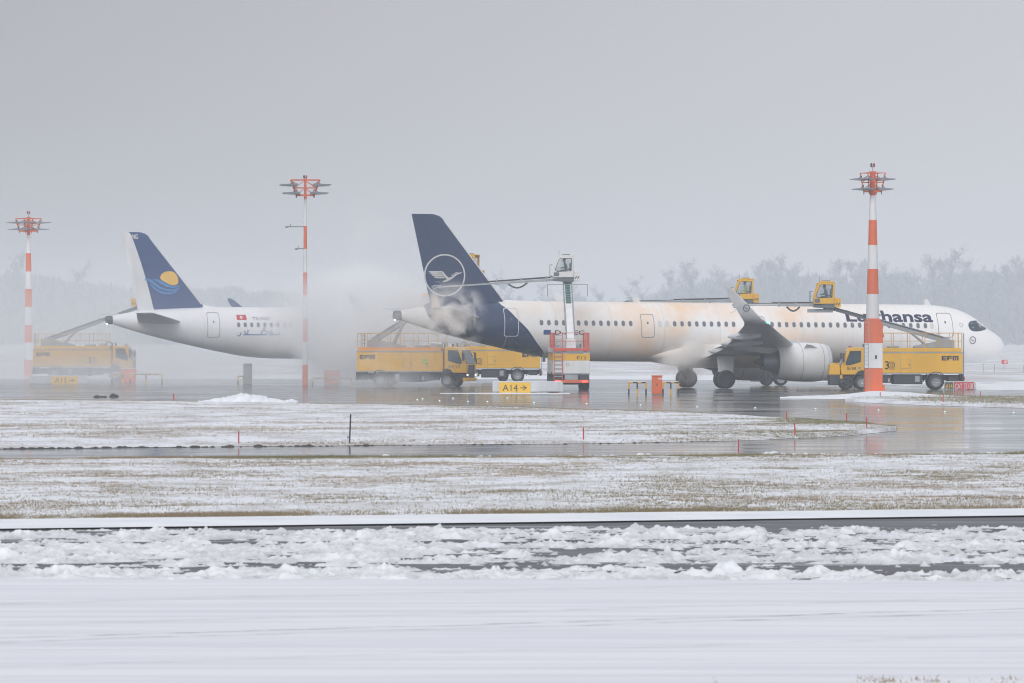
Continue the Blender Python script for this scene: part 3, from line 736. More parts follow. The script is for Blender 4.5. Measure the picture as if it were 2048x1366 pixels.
def fuselage_paint(name, sg, blue=None, stain=0.0, base=(.86, .855, .85)):
    m, t, b, o = newmat(name)
    tcn = N(t, 'ShaderNodeTexCoord'); sp = N(t, 'ShaderNodeSeparateXYZ')
    l = t.links.new
    l(tcn.outputs['Object'], sp.inputs[0])
    # rain runs and grime, long and thin down the skin
    mp = N(t, 'ShaderNodeMapping'); mp.inputs['Scale'].default_value = (4.5, .5, .5)
    n1 = N(t, 'ShaderNodeTexNoise', i_Scale=1.0, i_Detail=6.0, i_Roughness=.65)
    l(tcn.outputs['Object'], mp.inputs[0]); l(mp.outputs[0], n1.inputs['Vector'])
    g1 = N(t, 'ShaderNodeMapRange', i_From_Min=.5, i_From_Max=.78, i_To_Max=.4); l(n1.outputs[0], g1.inputs[0])
    cm = N(t, 'ShaderNodeMix', data_type='RGBA'); cm.inputs[6].default_value = (*base, 1); cm.inputs[7].default_value = (.70, .68, .655, 1)
    l(g1.outputs[0], cm.inputs[0]); last = cm.outputs[2]
    # orange de-icing fluid drying in patches and runs along the cabin
    n2 = N(t, 'ShaderNodeTexNoise', i_Scale=.32, i_Detail=4.0, i_Roughness=.55); l(tcn.outputs['Object'], n2.inputs['Vector'])
    x1 = N(t, 'ShaderNodeFloatCurve'); c = x1.mapping.curves[0]
    pts = [(0, .2), (.18, .3), (.28, .42), (.36, .45), (.43, 1.0), (.52, 1.0), (.60, .75), (.64, .85), (.70, .5), (.80, .12), (1, .03)]
    c.points[0].location = pts[0]; c.points[1].location = pts[-1]
    for q in pts[1:-1]: c.points.new(*q)
    x1.mapping.update()
    xm = N(t, 'ShaderNodeMapRange', i_From_Min=-25.0, i_From_Max=23.0); l(sp.outputs['X'], xm.inputs[0]); l(xm.outputs[0], x1.inputs['Value'])
    a1 = N(t, 'ShaderNodeMath', operation='MULTIPLY_ADD'); a1.inputs[1].default_value = .12; l(n1.outputs[0], a1.inputs[0]); l(n2.outputs[0], a1.inputs[2])
    a2 = N(t, 'ShaderNodeMapRange', i_From_Min=.42, i_From_Max=.72, i_To_Max=.95); l(a1.outputs[0], a2.inputs[0])
    a3 = N(t, 'ShaderNodeMath', operation='MULTIPLY'); l(a2.outputs[0], a3.inputs[0]); l(x1.outputs[0], a3.inputs[1])
    a4 = N(t, 'ShaderNodeMath', operation='MULTIPLY'); a4.inputs[1].default_value = stain; l(a3.outputs[0], a4.inputs[0])
    om = N(t, 'ShaderNodeMix', data_type='RGBA'); om.inputs[7].default_value = (.86, .58, .36, 1); l(a4.outputs[0], om.inputs[0]); l(last, om.inputs[6]); last = om.outputs[2]
    if blue:
        aft, fore = blue
        def curve(pts):
            zm = N(t, 'ShaderNodeMapRange', i_From_Min=1.0, i_From_Max=7.0); l(sp.outputs['Z'], zm.inputs[0])
            fc = N(t, 'ShaderNodeFloatCurve'); cc = fc.mapping.curves[0]
            pp = sorted(((z-1)/6, (sg-s_+25)/30) for s_, z in pts)
            cc.points[0].location = (0, pp[0][1]); cc.points[1].location = (1, pp[-1][1])
            for q in pp: cc.points.new(*q)
            fc.mapping.update(); l(zm.outputs[0], fc.inputs['Value'])
            un = N(t, 'ShaderNodeMapRange', i_To_Min=-25.0, i_To_Max=5.0); l(fc.outputs[0], un.inputs[0])
            return un.outputs[0]
        d1 = N(t, 'ShaderNodeMath', operation='LESS_THAN'); l(sp.outputs['X'], d1.inputs[0]); l(curve(fore), d1.inputs[1])
        d2 = N(t, 'ShaderNodeMath', operation='GREATER_THAN'); l(sp.outputs['X'], d2.inputs[0]); l(curve(aft), d2.inputs[1])
        d3 = N(t, 'ShaderNodeMath', operation='MULTIPLY'); l(d1.outputs[0], d3.inputs[0]); l(d2.outputs[0], d3.inputs[1])
        bm_ = N(t, 'ShaderNodeMix', data_type='RGBA'); bm_.inputs[7].default_value = (.013, .040, .108, 1); l(d3.outputs[0], bm_.inputs[0]); l(last, bm_.inputs[6]); last = bm_.outputs[2]
    l(last, b.inputs['Base Color'])
    rg = N(t, 'ShaderNodeMapRange', i_From_Min=.3, i_From_Max=.7, i_To_Min=.24, i_To_Max=.42); l(n2.outputs[0], rg.inputs[0]); l(rg.outputs[0], b.inputs['Roughness'])
    return m
M['fin_blue'] = paint('dark_blue_tail_paint', (.013, .040, .108), .38, var=.03, scale=.5)
M['fin_mid_blue'] = paint('royal_blue_tail_paint', (.030, .070, .205), .38, var=.03, scale=.5)
M['wave_blue'] = paint('light_blue_wave_paint', (.06, .24, .52), .4, var=.03)
M['sun_yellow'] = paint('sun_emblem_paint', (.82, .50, .10), .4, var=.03)
M['bare_metal'] = paint('bare_leading_edge_metal', (.70, .71, .73), .35, metal=.4, var=.06)
M['wing_grey'] = paint('wing_grey_paint', (.62, .64, .67), .42, var=.10, scale=.6, streak=False)
M['blade'] = paint('pale_wingtip_paint', (.74, .75, .77), .4, var=.1)
M['nacelle'] = paint('nacelle_white_paint', (.87, .872, .875), .33, var=.08, scale=.7)
M['exhaust'] = paint('dark_exhaust_metal', (.07, .085, .11), .45, metal=.4, var=.12)
M['core'] = paint('core_cowl_metal', (.30, .33, .37), .4, metal=.5, var=.15)
M['emblem_white'] = paint('weathered_emblem_white', (.60, .59, .58), .5, var=.08)
M['seam'] = paint('skin_joint_grey', (.64, .635, .63), .5, var=.05)
M['line'] = paint('door_outline_grey', (.30, .31, .33), .5, var=.03)
M['line_light'] = paint('door_outline_light', (.62, .64, .66), .5, var=.03)
M['gear'] = paint('landing_gear_grey', (.45, .46, .48), .45, var=.12)

def airliner(name, label, Lg, sg, wing0, origin, yaw, pitch, skin, finmat, ruddermat, finpts, sharkmat):
    root = empty(name, origin, (0, pitch, yaw)); tag(root, label, 'airliner', 'airliners being de-iced')
    B = Body(Lg, sg, origin, yaw, pitch); B.root = root
    X = lambda s_: sg-s_
    # fuselage skin
    qs = sorted(set([round(v, 3) for v in list(np.concatenate([[0, .02, .05, .1, .15, .25, .35, .5, .75], np.linspace(1, 7, 18), np.linspace(7.5, Lg-16, 24), np.linspace(Lg-15.5, Lg, 32)]))]))
    rings = []
    for q in qs:
        zc, h, w_ = B.sec(q)
        rings.append([(X(q), w_*math.cos(2*math.pi*k/56), zc+h*math.sin(2*math.pi*k/56)) for k in range(56)])
    MB().loft(rings).build('fuselage', skin, root, smooth=True)
    # skin joints round the barrel
    for q in (4.9, 8.6, 12.2, 15.9, Lg-22.5, Lg-18.4, Lg-14.6, Lg-10.6, Lg-7.2, Lg-3.4):
        vv = []
        for dq in (-.012, .012):
            zc, h, w_ = B.sec(q+dq)
            vv += [(X(q+dq), (w_+.004)*math.cos(2*math.pi*k/56), zc+(h+.004)*math.sin(2*math.pi*k/56)) for k in range(56)]
        MB().add(vv, [(k, (k+1) % 56, 56+(k+1) % 56, 56+k) for k in range(56)]).build('panel_seam', M['seam'], root, fix=False)
    # tail cone outlet
    zc, h, w_ = B.sec(Lg)
    MB().lathe([(.04, .335), (-.30, .335), (-.42, .29), (-.42, .2), (-.05, .16), (-.05, .001)], (X(Lg), 0, zc), n=20).build('exhaust_outlet', M['exhaust'], root, smooth=True)
    MB().lathe([(-.06, .001), (-.03, .05), (.05, .06)], (X(Lg)-.40, -.12, zc-.30), n=8).build('tail_light', M['white_lamp'], root)
    # belly fairing
    fr = []
    for k in range(17):
        u = k/16; q = wing0-2.6+u*14.2; sft = min(1, 1.25*math.sin(math.pi*u)**.9)
        hh = .30+.62*sft; ww = .85+1.27*sft; zc_ = 2.35-.05*sft
        fr.append([(X(q), ww*math.cos(2*math.pi*j/28), zc_+hh*math.sin(2*math.pi*j/28)*(1 if math.sin(2*math.pi*j/28) < 0 else 1.55)) for j in range(28)])
    MB().loft(fr).build('belly_fairing', skin, root, smooth=True)
    # wings with raised wingtip blades
    st = [(0.9, -.45, 7.4, 2.42, .15), (2.0, 0.0, 6.9, 2.58, .15), (6.4, 2.42, 4.72, 3.12, .125), (11.5, 5.22, 3.15, 3.72, .115), (15.2, 7.26, 2.02, 4.22, .11), (16.6, 8.06, 1.66, 4.42, .105)]
    tip = [(17.05, 8.42, 1.52, 4.52, 25), (17.38, 8.85, 1.38, 4.76, 48), (17.60, 9.35, 1.22, 5.14, 66), (17.76, 9.95, 1.02, 5.68, 76), (17.92, 10.65, .78, 6.28, 80), (18.0, 11.05, .52, 6.60, 82), (18.03, 11.35, .22, 6.74, 83)]
    for sd in (-1, 1):
        wr = [foil_ring((X(0)-(wing0+ds), sd*y, z), -c, -tc_, (0, 0, -1)) for y, ds, c, z, tc_ in st]
        wr = [[(p[0], p[1], p[2]) for p in r_] for r_ in wr]
        wg = MB().loft(wr).build('wing', M['wing_grey'], root, smooth=True)
        br = [foil_ring((X(0)-(wing0+8.06), sd*16.6, 4.42), -1.66, -.105, (0, 0, -1), camber=.015)]
        for y, ds, c, z, cant in tip:
            nn = (0, sd*math.sin(R(cant)), -math.cos(R(cant)))
            br.append(foil_ring((X(0)-(wing0+ds), sd*y, z), -c, -.10, nn, camber=0.008))
        MB().loft(br).build('wingtip_blade', sharkmat, wg, smooth=True)
        # leading edge slat line, flap and fairings
        for y in (4.4, 8.6, 12.4):
            i = [k for k in range(len(st)-1) if st[k][0] <= y <= st[k+1][0]][0]; u = (y-st[i][0])/(st[i+1][0]-st[i][0])
            ds = st[i][1]+u*(st[i+1][1]-st[i][1]); c = st[i][2]+u*(st[i+1][2]-st[i][2]); z = st[i][3]+u*(st[i+1][3]-st[i][3])
            q0 = wing0+ds+c*.45; q1 = wing0+ds+c+.75
            rr_ = []
            for k in range(9):
                v = k/8; rad = .03+.20*math.sin(math.pi*min(1, v*.9+.08))**.8
                rr_.append([(X(q0+(q1-q0)*v), sd*(y+.75*rad*math.cos(2*math.pi*j/12)), z-.22-.10*v+1.15*rad*math.sin(2*math.pi*j/12)) for j in range(12)])
            MB().loft(rr_).build('flap_track_fairing', M['wing_grey'], wg, smooth=True)
        fl = [foil_ring((X(wing0+ds+c*.80), sd*y, z-.16), -c*.27, -.10, (0, sd*.0, -1), camber=.02) for y, ds, c, z in [(st[1][0]+.2, st[1][1], st[1][2], st[1][3]), (st[2][0], st[2][1], st[2][2], st[2][3]), (12.6, 5.82, 2.83, 3.87)]]
        fl = [[(p[0], p[1], p[2]-.22*max(0, (fr_[0][0]-p[0]))) for p in fr_] for fr_ in fl]
        MB().loft(fl).build('flap', M['wing_grey'], wg, smooth=True)
        MB().lathe([(-.12, .001), (-.08, .05), (.08, .06), (.14, .001)], (X(wing0+8.15), sd*16.75, 4.47), n=8).build('navigation_light', M['green_lamp'] if sd < 0 else M['tail_lamp'], wg)
        # engine
        ec = (X(wing0-.35), sd*5.75, 1.84)
        eng = MB().lathe([(-.30, 1.02), (-.06, 1.06), (.0, 1.12), (-.05, 1.18), (-.35, 1.27), (-.9, 1.325), (-1.7, 1.34), (-2.6, 1.30), (-3.4, 1.20), (-3.82, 1.12), (-3.80, 1.09), (-3.2, 1.10), (-2.2, 1.10)], ec, n=48).build('engine', M['nacelle'], root, smooth=True)
        MB().lathe([(.012, 1.10), (-.02, 1.16), (-.25, 1.245), (-.30, 1.255), (-.30, 1.265), (-.02, 1.19), (.024, 1.11)], ec, n=48).build('inlet_lip', M['bare_metal'], eng, smooth=True)
        MB().lathe([(-.28, 1.03), (-.9, 1.02), (-.9, .001)], ec, n=32).build('fan', M['exhaust'], eng, smooth=True)
        MB().lathe([(-.35, .001), (-.55, .2), (-.9, .33)], ec, n=20).build('spinner', M['chassis'], eng, smooth=True)
        MB().lathe([(-2.2, 1.1), (-2.3, .8)], ec, n=32).build('fan_outlet', M['exhaust'], eng, smooth=True)
        MB().lathe([(-2.2, .86), (-3.3, .80), (-4.1, .66), (-4.75, .50), (-4.73, .46), (-4.3, .44)], ec, n=32).build('core_cowl', M['core'], eng, smooth=True)
        MB().lathe([(-4.2, .36), (-4.8, .30), (-5.3, .12), (-5.4, .001)], ec, n=20).build('exhaust_plug', M['exhaust'], eng, smooth=True)
        for q in (-.62, -2.15):
            MB().lathe([(q, 1.295+.012*(q < -1)), (q-.01, 1.333-.03*(q > -1)), (q-.03, 1.333-.03*(q > -1)), (q-.04, 1.295)], ec, n=48).build('cowl_seam', M['line'], eng)
        MB().add([(ec[0]-1.0, ec[1]-sd*-.9, ec[2]+.98), (ec[0]-2.0, ec[1]+sd*.93, ec[2]+.93), (ec[0]-1.95, ec[1]+sd*1.22, ec[2]+1.22), (ec[0]-1.55, ec[1]+sd*1.16, ec[2]+1.17),
                  (ec[0]-1.0, ec[1]+sd*.88, ec[2]+1.0), (ec[0]-2.0, ec[1]+sd*.90, ec[2]+.97), (ec[0]-1.95, ec[1]+sd*1.19, ec[2]+1.25), (ec[0]-1.55, ec[1]+sd*1.13, ec[2]+1.20)],
                 [(0, 1, 2, 3), (7, 6, 5, 4), (0, 4, 5, 1), (1, 5, 6, 2), (2, 6, 7, 3), (3, 7, 4, 0)]).build('strake', M['wing_grey'], eng)
        py = MB()
        py.loft([[(ec[0]-1.2, ec[1]-.1, ec[2]+1.25), (ec[0]-1.2, ec[1]+.1, ec[2]+1.25), (ec[0]-1.2, ec[1]+.1, ec[2]+1.32), (ec[0]-1.2, ec[1]-.1, ec[2]+1.32)],
                 [(ec[0]-2.6, ec[1]-.2, ec[2]+1.15), (ec[0]-2.6, ec[1]+.2, ec[2]+1.15), (ec[0]-2.6, ec[1]+.16, ec[2]+1.55), (ec[0]-2.6, ec[1]-.16, ec[2]+1.55)],
                 [(ec[0]-4.2, ec[1]-.2, ec[2]+.55), (ec[0]-4.2, ec[1]+.2, ec[2]+.55), (ec[0]-4.2, ec[1]+.2, ec[2]+1.5), (ec[0]-4.2, ec[1]-.2, ec[2]+1.5)],
                 [(ec[0]-7.4, ec[1]-.1, ec[2]+.95), (ec[0]-7.4, ec[1]+.1, ec[2]+.95), (ec[0]-7.4, ec[1]+.1, ec[2]+1.15), (ec[0]-7.4, ec[1]-.1, ec[2]+1.15)]])
        py.build('pylon', M['wing_grey'], eng, smooth=True)
        # main landing gear
        gx, gy = 0.0, sd*3.8
        gear = MB().tube((gx, gy, .64), (gx+.05, gy*.93, 2.4), .13, 10, .16).tube((gx, gy-.42, .64), (gx, gy+.42, .64), .09, 8).tube((gx, gy, 1.25), (gx, gy*.62, 2.1), .07, 8).tube((gx-.22, gy, .9), (gx-.12, gy, 1.6), .035, 6).build('landing_gear', M['gear'], root, smooth=True)
        MB().prism([(-.55, 1.15), (.55, 1.05), (.62, 2.2), (-.62, 2.2)], gy+sd*.26-.02, gy+sd*.26+.02).build('gear_door', M['wing_grey'], gear)
        for dy in (-.38, .38):
            wh = MB().lathe([(-.19, .30), (-.21, .42), (-.20, .56), (-.12, .63), (.12, .63), (.20, .56), (.21, .42), (.19, .30)], (gx, gy+dy, .635), 'y', 28).build('wheel', M['black'], gear, smooth=True)
            MB().lathe([(-.14, .001), (-.14, .12), (-.17, .16), (-.17, .30), (.17, .30), (.17, .16), (.14, .12), (.14, .001)], (gx, gy+dy, .635), 'y', 20).build('rim', M['chassis'], wh, smooth=True)
    # nose gear
    nx = X(5.1)
    ng = MB().tube((nx, 0, .4), (nx-.1, 0, 2.1), .08, 10, .11).tube((nx, -.3, .38), (nx, .3, .38), .06, 8).tube((nx+.05, 0, 1.0), (nx+.8, 0, 2.0), .05, 6).build('nose_gear', M['gear'], root, smooth=True)
    for dy in (-.25, .25):
        MB().lathe([(-.11, .14), (-.12, .28), (-.07, .38), (.07, .38), (.12, .28), (.11, .14)], (nx, dy, .38), 'y', 20).build('wheel', M['black'], ng, smooth=True)
    # horizontal stabilisers
    for sd in (-1, 1):
        rr_ = [foil_ring((X(Lg-6.0), sd*.35, 4.62), -3.85, -.10, (0, 0, -1), camber=0), foil_ring((X(Lg-5.45), sd*1.0, 4.72), -3.55, -.10, (0, 0, -1), camber=0),
               foil_ring((X(Lg-1.95), sd*6.05, 5.36), -1.42, -.10, (0, 0, -1), camber=0), foil_ring((X(Lg-1.72), sd*6.22, 5.38), -1.18, -.06, (0, 0, -1), camber=0)]
        MB().loft(rr_).build('stabiliser', M['wing_grey'], root, smooth=True)
    # fin and rudder
    (teT, leT, zT), (teB, leB, zB), dors = finpts[:3]
    def fin_at(z):
        u = (z-zB)/(zT-zB); return leB+(leT-leB)*u, teB+(teT-teB)*u
    def fin_y(q, z):
        a, b_ = fin_at(z); x = min(.995, max(.005, (q-a)/(b_-a)))
        return 5*.095*(.2969*math.sqrt(x)-.126*x-.3516*x*x+.2843*x**3-.1015*x**4)*(b_-a)
    B.fin_y = fin_y
    B.fin_pt = lambda q, z, off=.010: Vector((X(q), -fin_y(q, z)-off, z))
    hb_, ht_ = finpts[3] if len(finpts) > 3 else (.70, .70)
    hg = lambda z: hb_+(ht_-hb_)*min(1, max(0, (z-zB)/(zT-zB)))
    def fr_ring(z, c0, c1, inset=0.0):
        a, b_ = fin_at(z)
        return foil_ring((X(a+inset), 0, z), -(b_-a-inset), -.095, (0, -1, 0), c0, c1, camber=0)
    zs = [zB-.9] + list(np.linspace(zB, zT-.28, 9))
    top = [fr_ring(zT-.12, 0, hg(zT), .10), fr_ring(zT, 0, hg(zT), .42)]
    fin = MB().loft([fr_ring(z, 0, hg(z)) for z in zs]+top).build('fin', finmat, root, smooth=True)
    MB().loft([fr_ring(z, hg(z)+.004, 1) for z in zs]+[fr_ring(zT-.12, hg(zT)+.004, 1, .1), fr_ring(zT, hg(zT)+.004, 1, .42)]).build('rudder', ruddermat, root, smooth=True)
    le = []
    for z in list(np.linspace(zB+.15, zT-.45, 8)):
        a, b_ = fin_at(z); c = b_-a
        le.append([(X(a)+.012, 0, z), (X(a+.012*c), -fin_y(a+.012*c, z)-.012, z), (X(a+.032*c), -fin_y(a+.032*c, z)-.008, z), (X(a+.032*c), fin_y(a+.032*c, z)+.008, z), (X(a+.012*c), fin_y(a+.012*c, z)+.012, z)])
    MB().loft(le).build('fin_leading_edge', M['bare_metal'], fin)
    # dorsal fillet
    q0, z0 = dors
    dr = []
    for k in range(9):
        u = k/8; q = q0+(leB+.5-q0)*u; hh = .02+(zB-5.60)*u**2.2; ww = .04+.16*u
        zc, h, w_ = B.sec(q); zt = zc+h-.06
        dr.append([(X(q), -ww, zt), (X(q), -ww*.5, zt+hh*.6+.03), (X(q), 0, zt+hh+.06), (X(q), ww*.5, zt+hh*.6+.03), (X(q), ww, zt)])
    MB().loft(dr).build('dorsal_fillet', skin if ruddermat is not finmat else skin, root, smooth=True)
    # antennas along the spine
    for q, hh in ((Lg*.20-3.4, .42), (Lg*.61, .40)):
        zc, h, w_ = B.sec(q)
        MB().loft([[(X(q), -.02, zc+h-.04), (X(q), .02, zc+h-.04), (X(q+.55), .02, zc+h-.04), (X(q+.55), -.02, zc+h-.04)], [(X(q+.32), -.01, zc+h+hh), (X(q+.32), .01, zc+h+hh), (X(q+.55), .01, zc+h+hh), (X(q+.55), -.01, zc+h+hh)]]).build('antenna', M['white'], root)
    for q in (Lg*.33, Lg*.52):
        MB().loft([[(X(q), -.02, 1.84), (X(q), .02, 1.84), (X(q+.4), .02, 1.84), (X(q+.4), -.02, 1.84)], [(X(q+.35), -.01, 1.50), (X(q+.35), .01, 1.50), (X(q+.52), .01, 1.50), (X(q+.52), -.01, 1.50)]]).build('antenna', M['wing_grey'], root)
    return B

def window_mesh(B, q, z, mat):
    pts = []
    for k in range(12):
        a = 2*math.pi*k/12; c, s_ = math.cos(a), math.sin(a)
        pts.append((.125*math.copysign(abs(c)**.75, c), .18*math.copysign(abs(s_)**.75, s_)))
    me = bpy.data.meshes.new('window')
    vv = [tuple(B.side(q-u, z+v, .006)) for u, v in pts] + [tuple(B.side(q-u*1.28, z+v*1.2, .004)) for u, v in pts]
    x0 = B.sg-q
    me.from_pydata([(p[0]-x0, p[1], p[2]) for p in vv], [], [tuple(range(12))] + [(i, (i+1) % 12, 12+(i+1) % 12, 12+i) for i in range(12)])
    me.materials.append(mat); me.materials.append(M['white'])
    for p in me.polygons[1:]: p.material_index = 1
    return me
def windows(B, pixels, mat, name='window'):
    """pixels: (x, y) of each window in the photo"""
    me = None
    for px, py in pixels:
        q, z = B.find(px, py)
        if B.sec(q)[2] < 1.97: o = link(name, window_mesh(B, q, z, mat), B.root)      # on the tapering tail each has its own curve
        else:
            if me is None: me = window_mesh(B, q, z, mat)
            o = link(name, me, B.root)
        o.location = (B.sg-q, 0, 0)
def door(B, px0, px1, py0, py1, skin, linemat, name='door', r=.16, vis=None, lean=0, light=None):
    q0, zt = B.find(px1, py0); q1, zb = B.find(px0, py1)
    q1, _ = B.find(px0, (py0+py1)/2); q0, _ = B.find(px1, (py0+py1)/2)
    n = 12; qs = np.linspace(q1, q0, 8); zs = np.linspace(zb, zt, 14)
    vv = [B.side(q, z, .006) for z in zs for q in qs]
    ff = [(j*8+i, j*8+i+1, (j+1)*8+i+1, (j+1)*8+i) for j in range(13) for i in range(7)]
    d = MB().add(vv, ff).build(name, skin, B.root, smooth=False, fix=False)
    loop = []
    for cx, cz, a0 in ((q0+r, zt-r, 0), (q1-r, zt-r, 90), (q1-r, zb+r, 180), (q0+r, zb+r, 270)):
        for k in range(5):
            a = R(a0+k*22.5); loop.append((cx-r*math.cos(a), cz+r*math.sin(a)))
    dense = []
    for i in range(len(loop)):
        a, b_ = loop[i], loop[(i+1) % len(loop)]; m_ = max(1, int(math.dist(a, b_)/.15))
        for k in range(m_): dense.append((a[0]+(b_[0]-a[0])*k/m_, a[1]+(b_[1]-a[1])*k/m_))
    cq, cz = (q0+q1)/2, (zt+zb)/2; wd = .045
    inn = []
    for p in dense:
        dx, dz = cq-p[0], cz-p[1]; inn.append((p[0]+math.copysign(min(abs(dx), wd), dx)*(1 if abs(abs(p[0]-cq)-abs(q1-q0)/2) < r else .0), p[1]+math.copysign(wd, dz)*(1 if abs(abs(p[1]-cz)-(zt-zb)/2) < r else .0)))
    k = len(dense)
    MB().add([B.side(q, z, .012) for q, z in dense]+[B.side(q, z, .012) for q, z in inn], [(i, (i+1) % k, k+(i+1) % k, k+i) for i in range(k)]).build('door_outline', linemat, d, fix=False)
    wz = zb+(zt-zb)*.62
    v, f = disc_shape(cq, wz, .07, .09, 12)
    decal('door_window', v, f, lambda a, b2: B.side(a, b2, .013), M['pane'], d)
    return d
def side_text(B, txt, px0, px1, z0, z1, mat, label, bold=.02, cuts=8, name='lettering', shear=0):
    """letters reading from tail to nose on the starboard side"""
    qa, _ = B.find(px0, (HZ-(z0+z1)/2*0)-0 if False else 640); qb, _ = B.find(px1, 640)
    def mp(u, v): return B.side(qa-u, v, .010)
    return lettering(name, txt, mp, 0, qa-qb, z0, z1, mat, B.root, bold, cuts, shear, label=label)

# ---- the big airliner in the middle
pitchA = R(.37); yawA = R(18.0)
SGA = 22.4
orgA = Vector((13.37, 363.6, 0))
bndF = None
tmp = Body(44.51, SGA, orgA, yawA, pitchA)
fore = [tmp.find(px, py) for px, py in ((1000, 607), (1015, 618), (1034, 637), (1054, 657), (1073, 684), (1086, 703), (1090, 713))]
aft = [tmp.find(px, py) for px, py in ((852, 622), (858, 634), (872, 650), (890, 668), (905, 676))]
skinA = fuselage_paint('white_skin_with_dark_blue_tail', SGA, (aft, fore), stain=1.0)
finA = ((43.72, 41.75, 11.78), (42.35, 36.85, 5.70), (34.2, 5.8))
A = airliner('airliner', 'long white airliner with dark blue tail and ringed crane emblem being sprayed', 44.51, SGA, 16.0, orgA, yawA, pitchA, skinA, M['fin_blue'], M['fin_blue'], finA, M['blade'])
wy = lambda px: 645.3 + (px-1083)*7.2/767
wl = [1083+14.87*k for k in range(13)] + [1349.5+14.72*k for k in range(9)] + [1544.3+14.60*k for k in range(22)]
windows(A, [(p, wy(p)) for p in wl], M['pane'])
M['plug'] = paint('blanked_window_paint', (.70, .69, .68), .5, var=.05)
windows(A, [(p, wy(p)) for p in (1320.0, 1334.4, 1864.0)], M['plug'], 'window_plug')
door(A, 1009, 1037.5, 616, 673, skinA, M['line_light'])
door(A, 1282.5, 1309, 628, 675.5, skinA, M['line'])
door(A, 1489, 1507, 633, 688, skinA, M['line'], 'emergency_exit')
door(A, 1513, 1531, 633, 688, skinA, M['line'], 'emergency_exit')
door(A, 1876, 1906, 626, 675, skinA, M['line'])
windows(A, [(1498, 649.2), (1522.5, 649.4)], M['pane'], 'exit_window')
side_text(A, 'Lufthansa', 1693, 1866, 4.66, 5.47, M['navy'], 'large dark blue airline title above the forward windows', bold=.028, cuts=12)
side_text(A, 'D-AIEG', 1109, 1168, 3.62, 3.92, M['ink'], 'dark registration letters behind the white truck boom', bold=.012, cuts=8)
qa, za = A.find(1095, 668)
decal('flag_marking', *polys([(qa+.28, 3.62), (qa-.22, 3.62), (qa-.22, 3.94), (qa+.28, 3.94)]), lambda a, b: A.side(a, b, .010), M['flag_blue'], A.root, 6)
# cockpit glazing
cw = [(1936.6, 650), (1937.6, 645.5), (1941, 642.6), (1946, 641.4), (1951, 641.2), (1956, 641.8), (1961, 643.6), (1966, 648.5), (1970.5, 654.5), (1973, 658.4), (1968, 660.2), (1962, 661.8), (1955, 662.9), (1948, 662.6), (1942, 660.6), (1938.2, 656)]
cp = [A.find(*p) for p in cw]
cq = (sum(p[0] for p in cp)/len(cp), sum(p[1] for p in cp)/len(cp))
vv = [A.side(*cq, .014)]; nn = len(cp); ff = []
for rr_ in (.5, 1.0):
    vv += [A.side(cq[0]+(p[0]-cq[0])*rr_, cq[1]+(p[1]-cq[1])*rr_, .014) for p in cp]
ff = [(0, 1+i, 1+(i+1) % nn) for i in range(nn)] + [(1+i, 1+nn+i, 1+nn+(i+1) % nn, 1+(i+1) % nn) for i in range(nn)]
ck = MB().add(vv, ff).build('cockpit_window', M['dark_glass'], A.root, smooth=True)
for a_, b_ in (((1952.6, 641.6), (1953.6, 662.6)),):
    p0, p1 = A.find(*a_), A.find(*b_)
    decal('window_post', *stroke([(p0[0]+(p1[0]-p0[0])*k/6, p0[1]+(p1[1]-p0[1])*k/6) for k in range(7)], .06), lambda a, b: A.side(a, b, .020), M['chassis'], ck)
gl = []
for poly in (((1941.5, 646), (1945, 645), (1948, 656), (1944.5, 656)), ((1955.5, 645.5), (1958, 645), (1962.5, 654.5), (1957, 655.5))):
    gl.append([A.find(*p) for p in poly])
M['pane_patch'] = paint('pale_pane_patch', (.33, .42, .47), .4)  # pale blue-grey patches laid over the cockpit glass
for g_ in gl: decal('window_patch', *polys(g_), lambda a, b: A.side(a, b, .017), M['pane_patch'], ck)
def bird_small(c, k):
    return polys([(c[0]+.95*k, c[1]+.42*k), (c[0]+.5*k, c[1]+.30*k), (c[0]+.05*k, c[1]-.18*k), (c[0]-.85*k, c[1]+.28*k), (c[0]-.95*k, c[1]+.24*k), (c[0]-.05*k, c[1]-.48*k), (c[0]+.28*k, c[1]-.36*k), (c[0]+.5*k, c[1]+.05*k), (c[0]+.92*k, c[1]+.32*k)])
c = A.find(1945.6, 680.3)
decal('crane_emblem', *join_shapes(ring_shape(c[0], c[1], .21, .26, 28), bird_small(c, .17)), lambda a, b: A.side(a, b, .012), M['navy'], A.root, label='small ringed bird emblem on the nose')
c = A.find(1922.5, 650)
star = []
for k in range(5):
    a = R(90+72*k); star.append([(c[0]+.14*math.cos(a)+.055*math.cos(a+b_), c[1]+.14*math.sin(a)+.055*math.sin(a+b_)) for b_ in (0, 2.3, 3.14, 4.0)])
decal('star_emblem', *polys(*star), lambda a, b: A.side(a, b, .012), M['line'], A.root)
# ringed crane on the fin; shapes measured on the photo around its centre, 1 unit = .0085 m
q0, z0 = A.find(890.0, 550.4, lambda q, z: Vector((SGA-q, -.2, z)), True)
K = .0085
fx = lambda x, z: A.fin_pt(q0-(x-450)*K, z0-(z-615)*K)
v, f = ring_shape(450, 615, 158, 170, 56)
cr = [[(312, 590), (330, 583), (426, 582), (434, 594), (345, 597)], [(325, 602), (345, 600), (430, 599), (438, 610), (352, 612)], [(342, 616), (436, 614), (446, 624), (368, 627)], [(356, 631), (440, 629), (452, 640), (385, 640)],
      [(426, 582), (440, 588), (455, 610), (480, 632), (505, 630), (535, 606), (592, 586), (584, 598), (548, 612), (512, 642), (474, 664), (432, 672), (440, 660), (466, 648), (445, 626), (430, 596)], [(500, 618), (540, 592), (568, 590), (530, 604), (505, 622)]]
decal('crane_emblem', *join_shapes((v, f), polys(*cr)), lambda a, b: fx(a, b), M['emblem_white'], A.root, 10, label='large ringed flying crane on the fin')
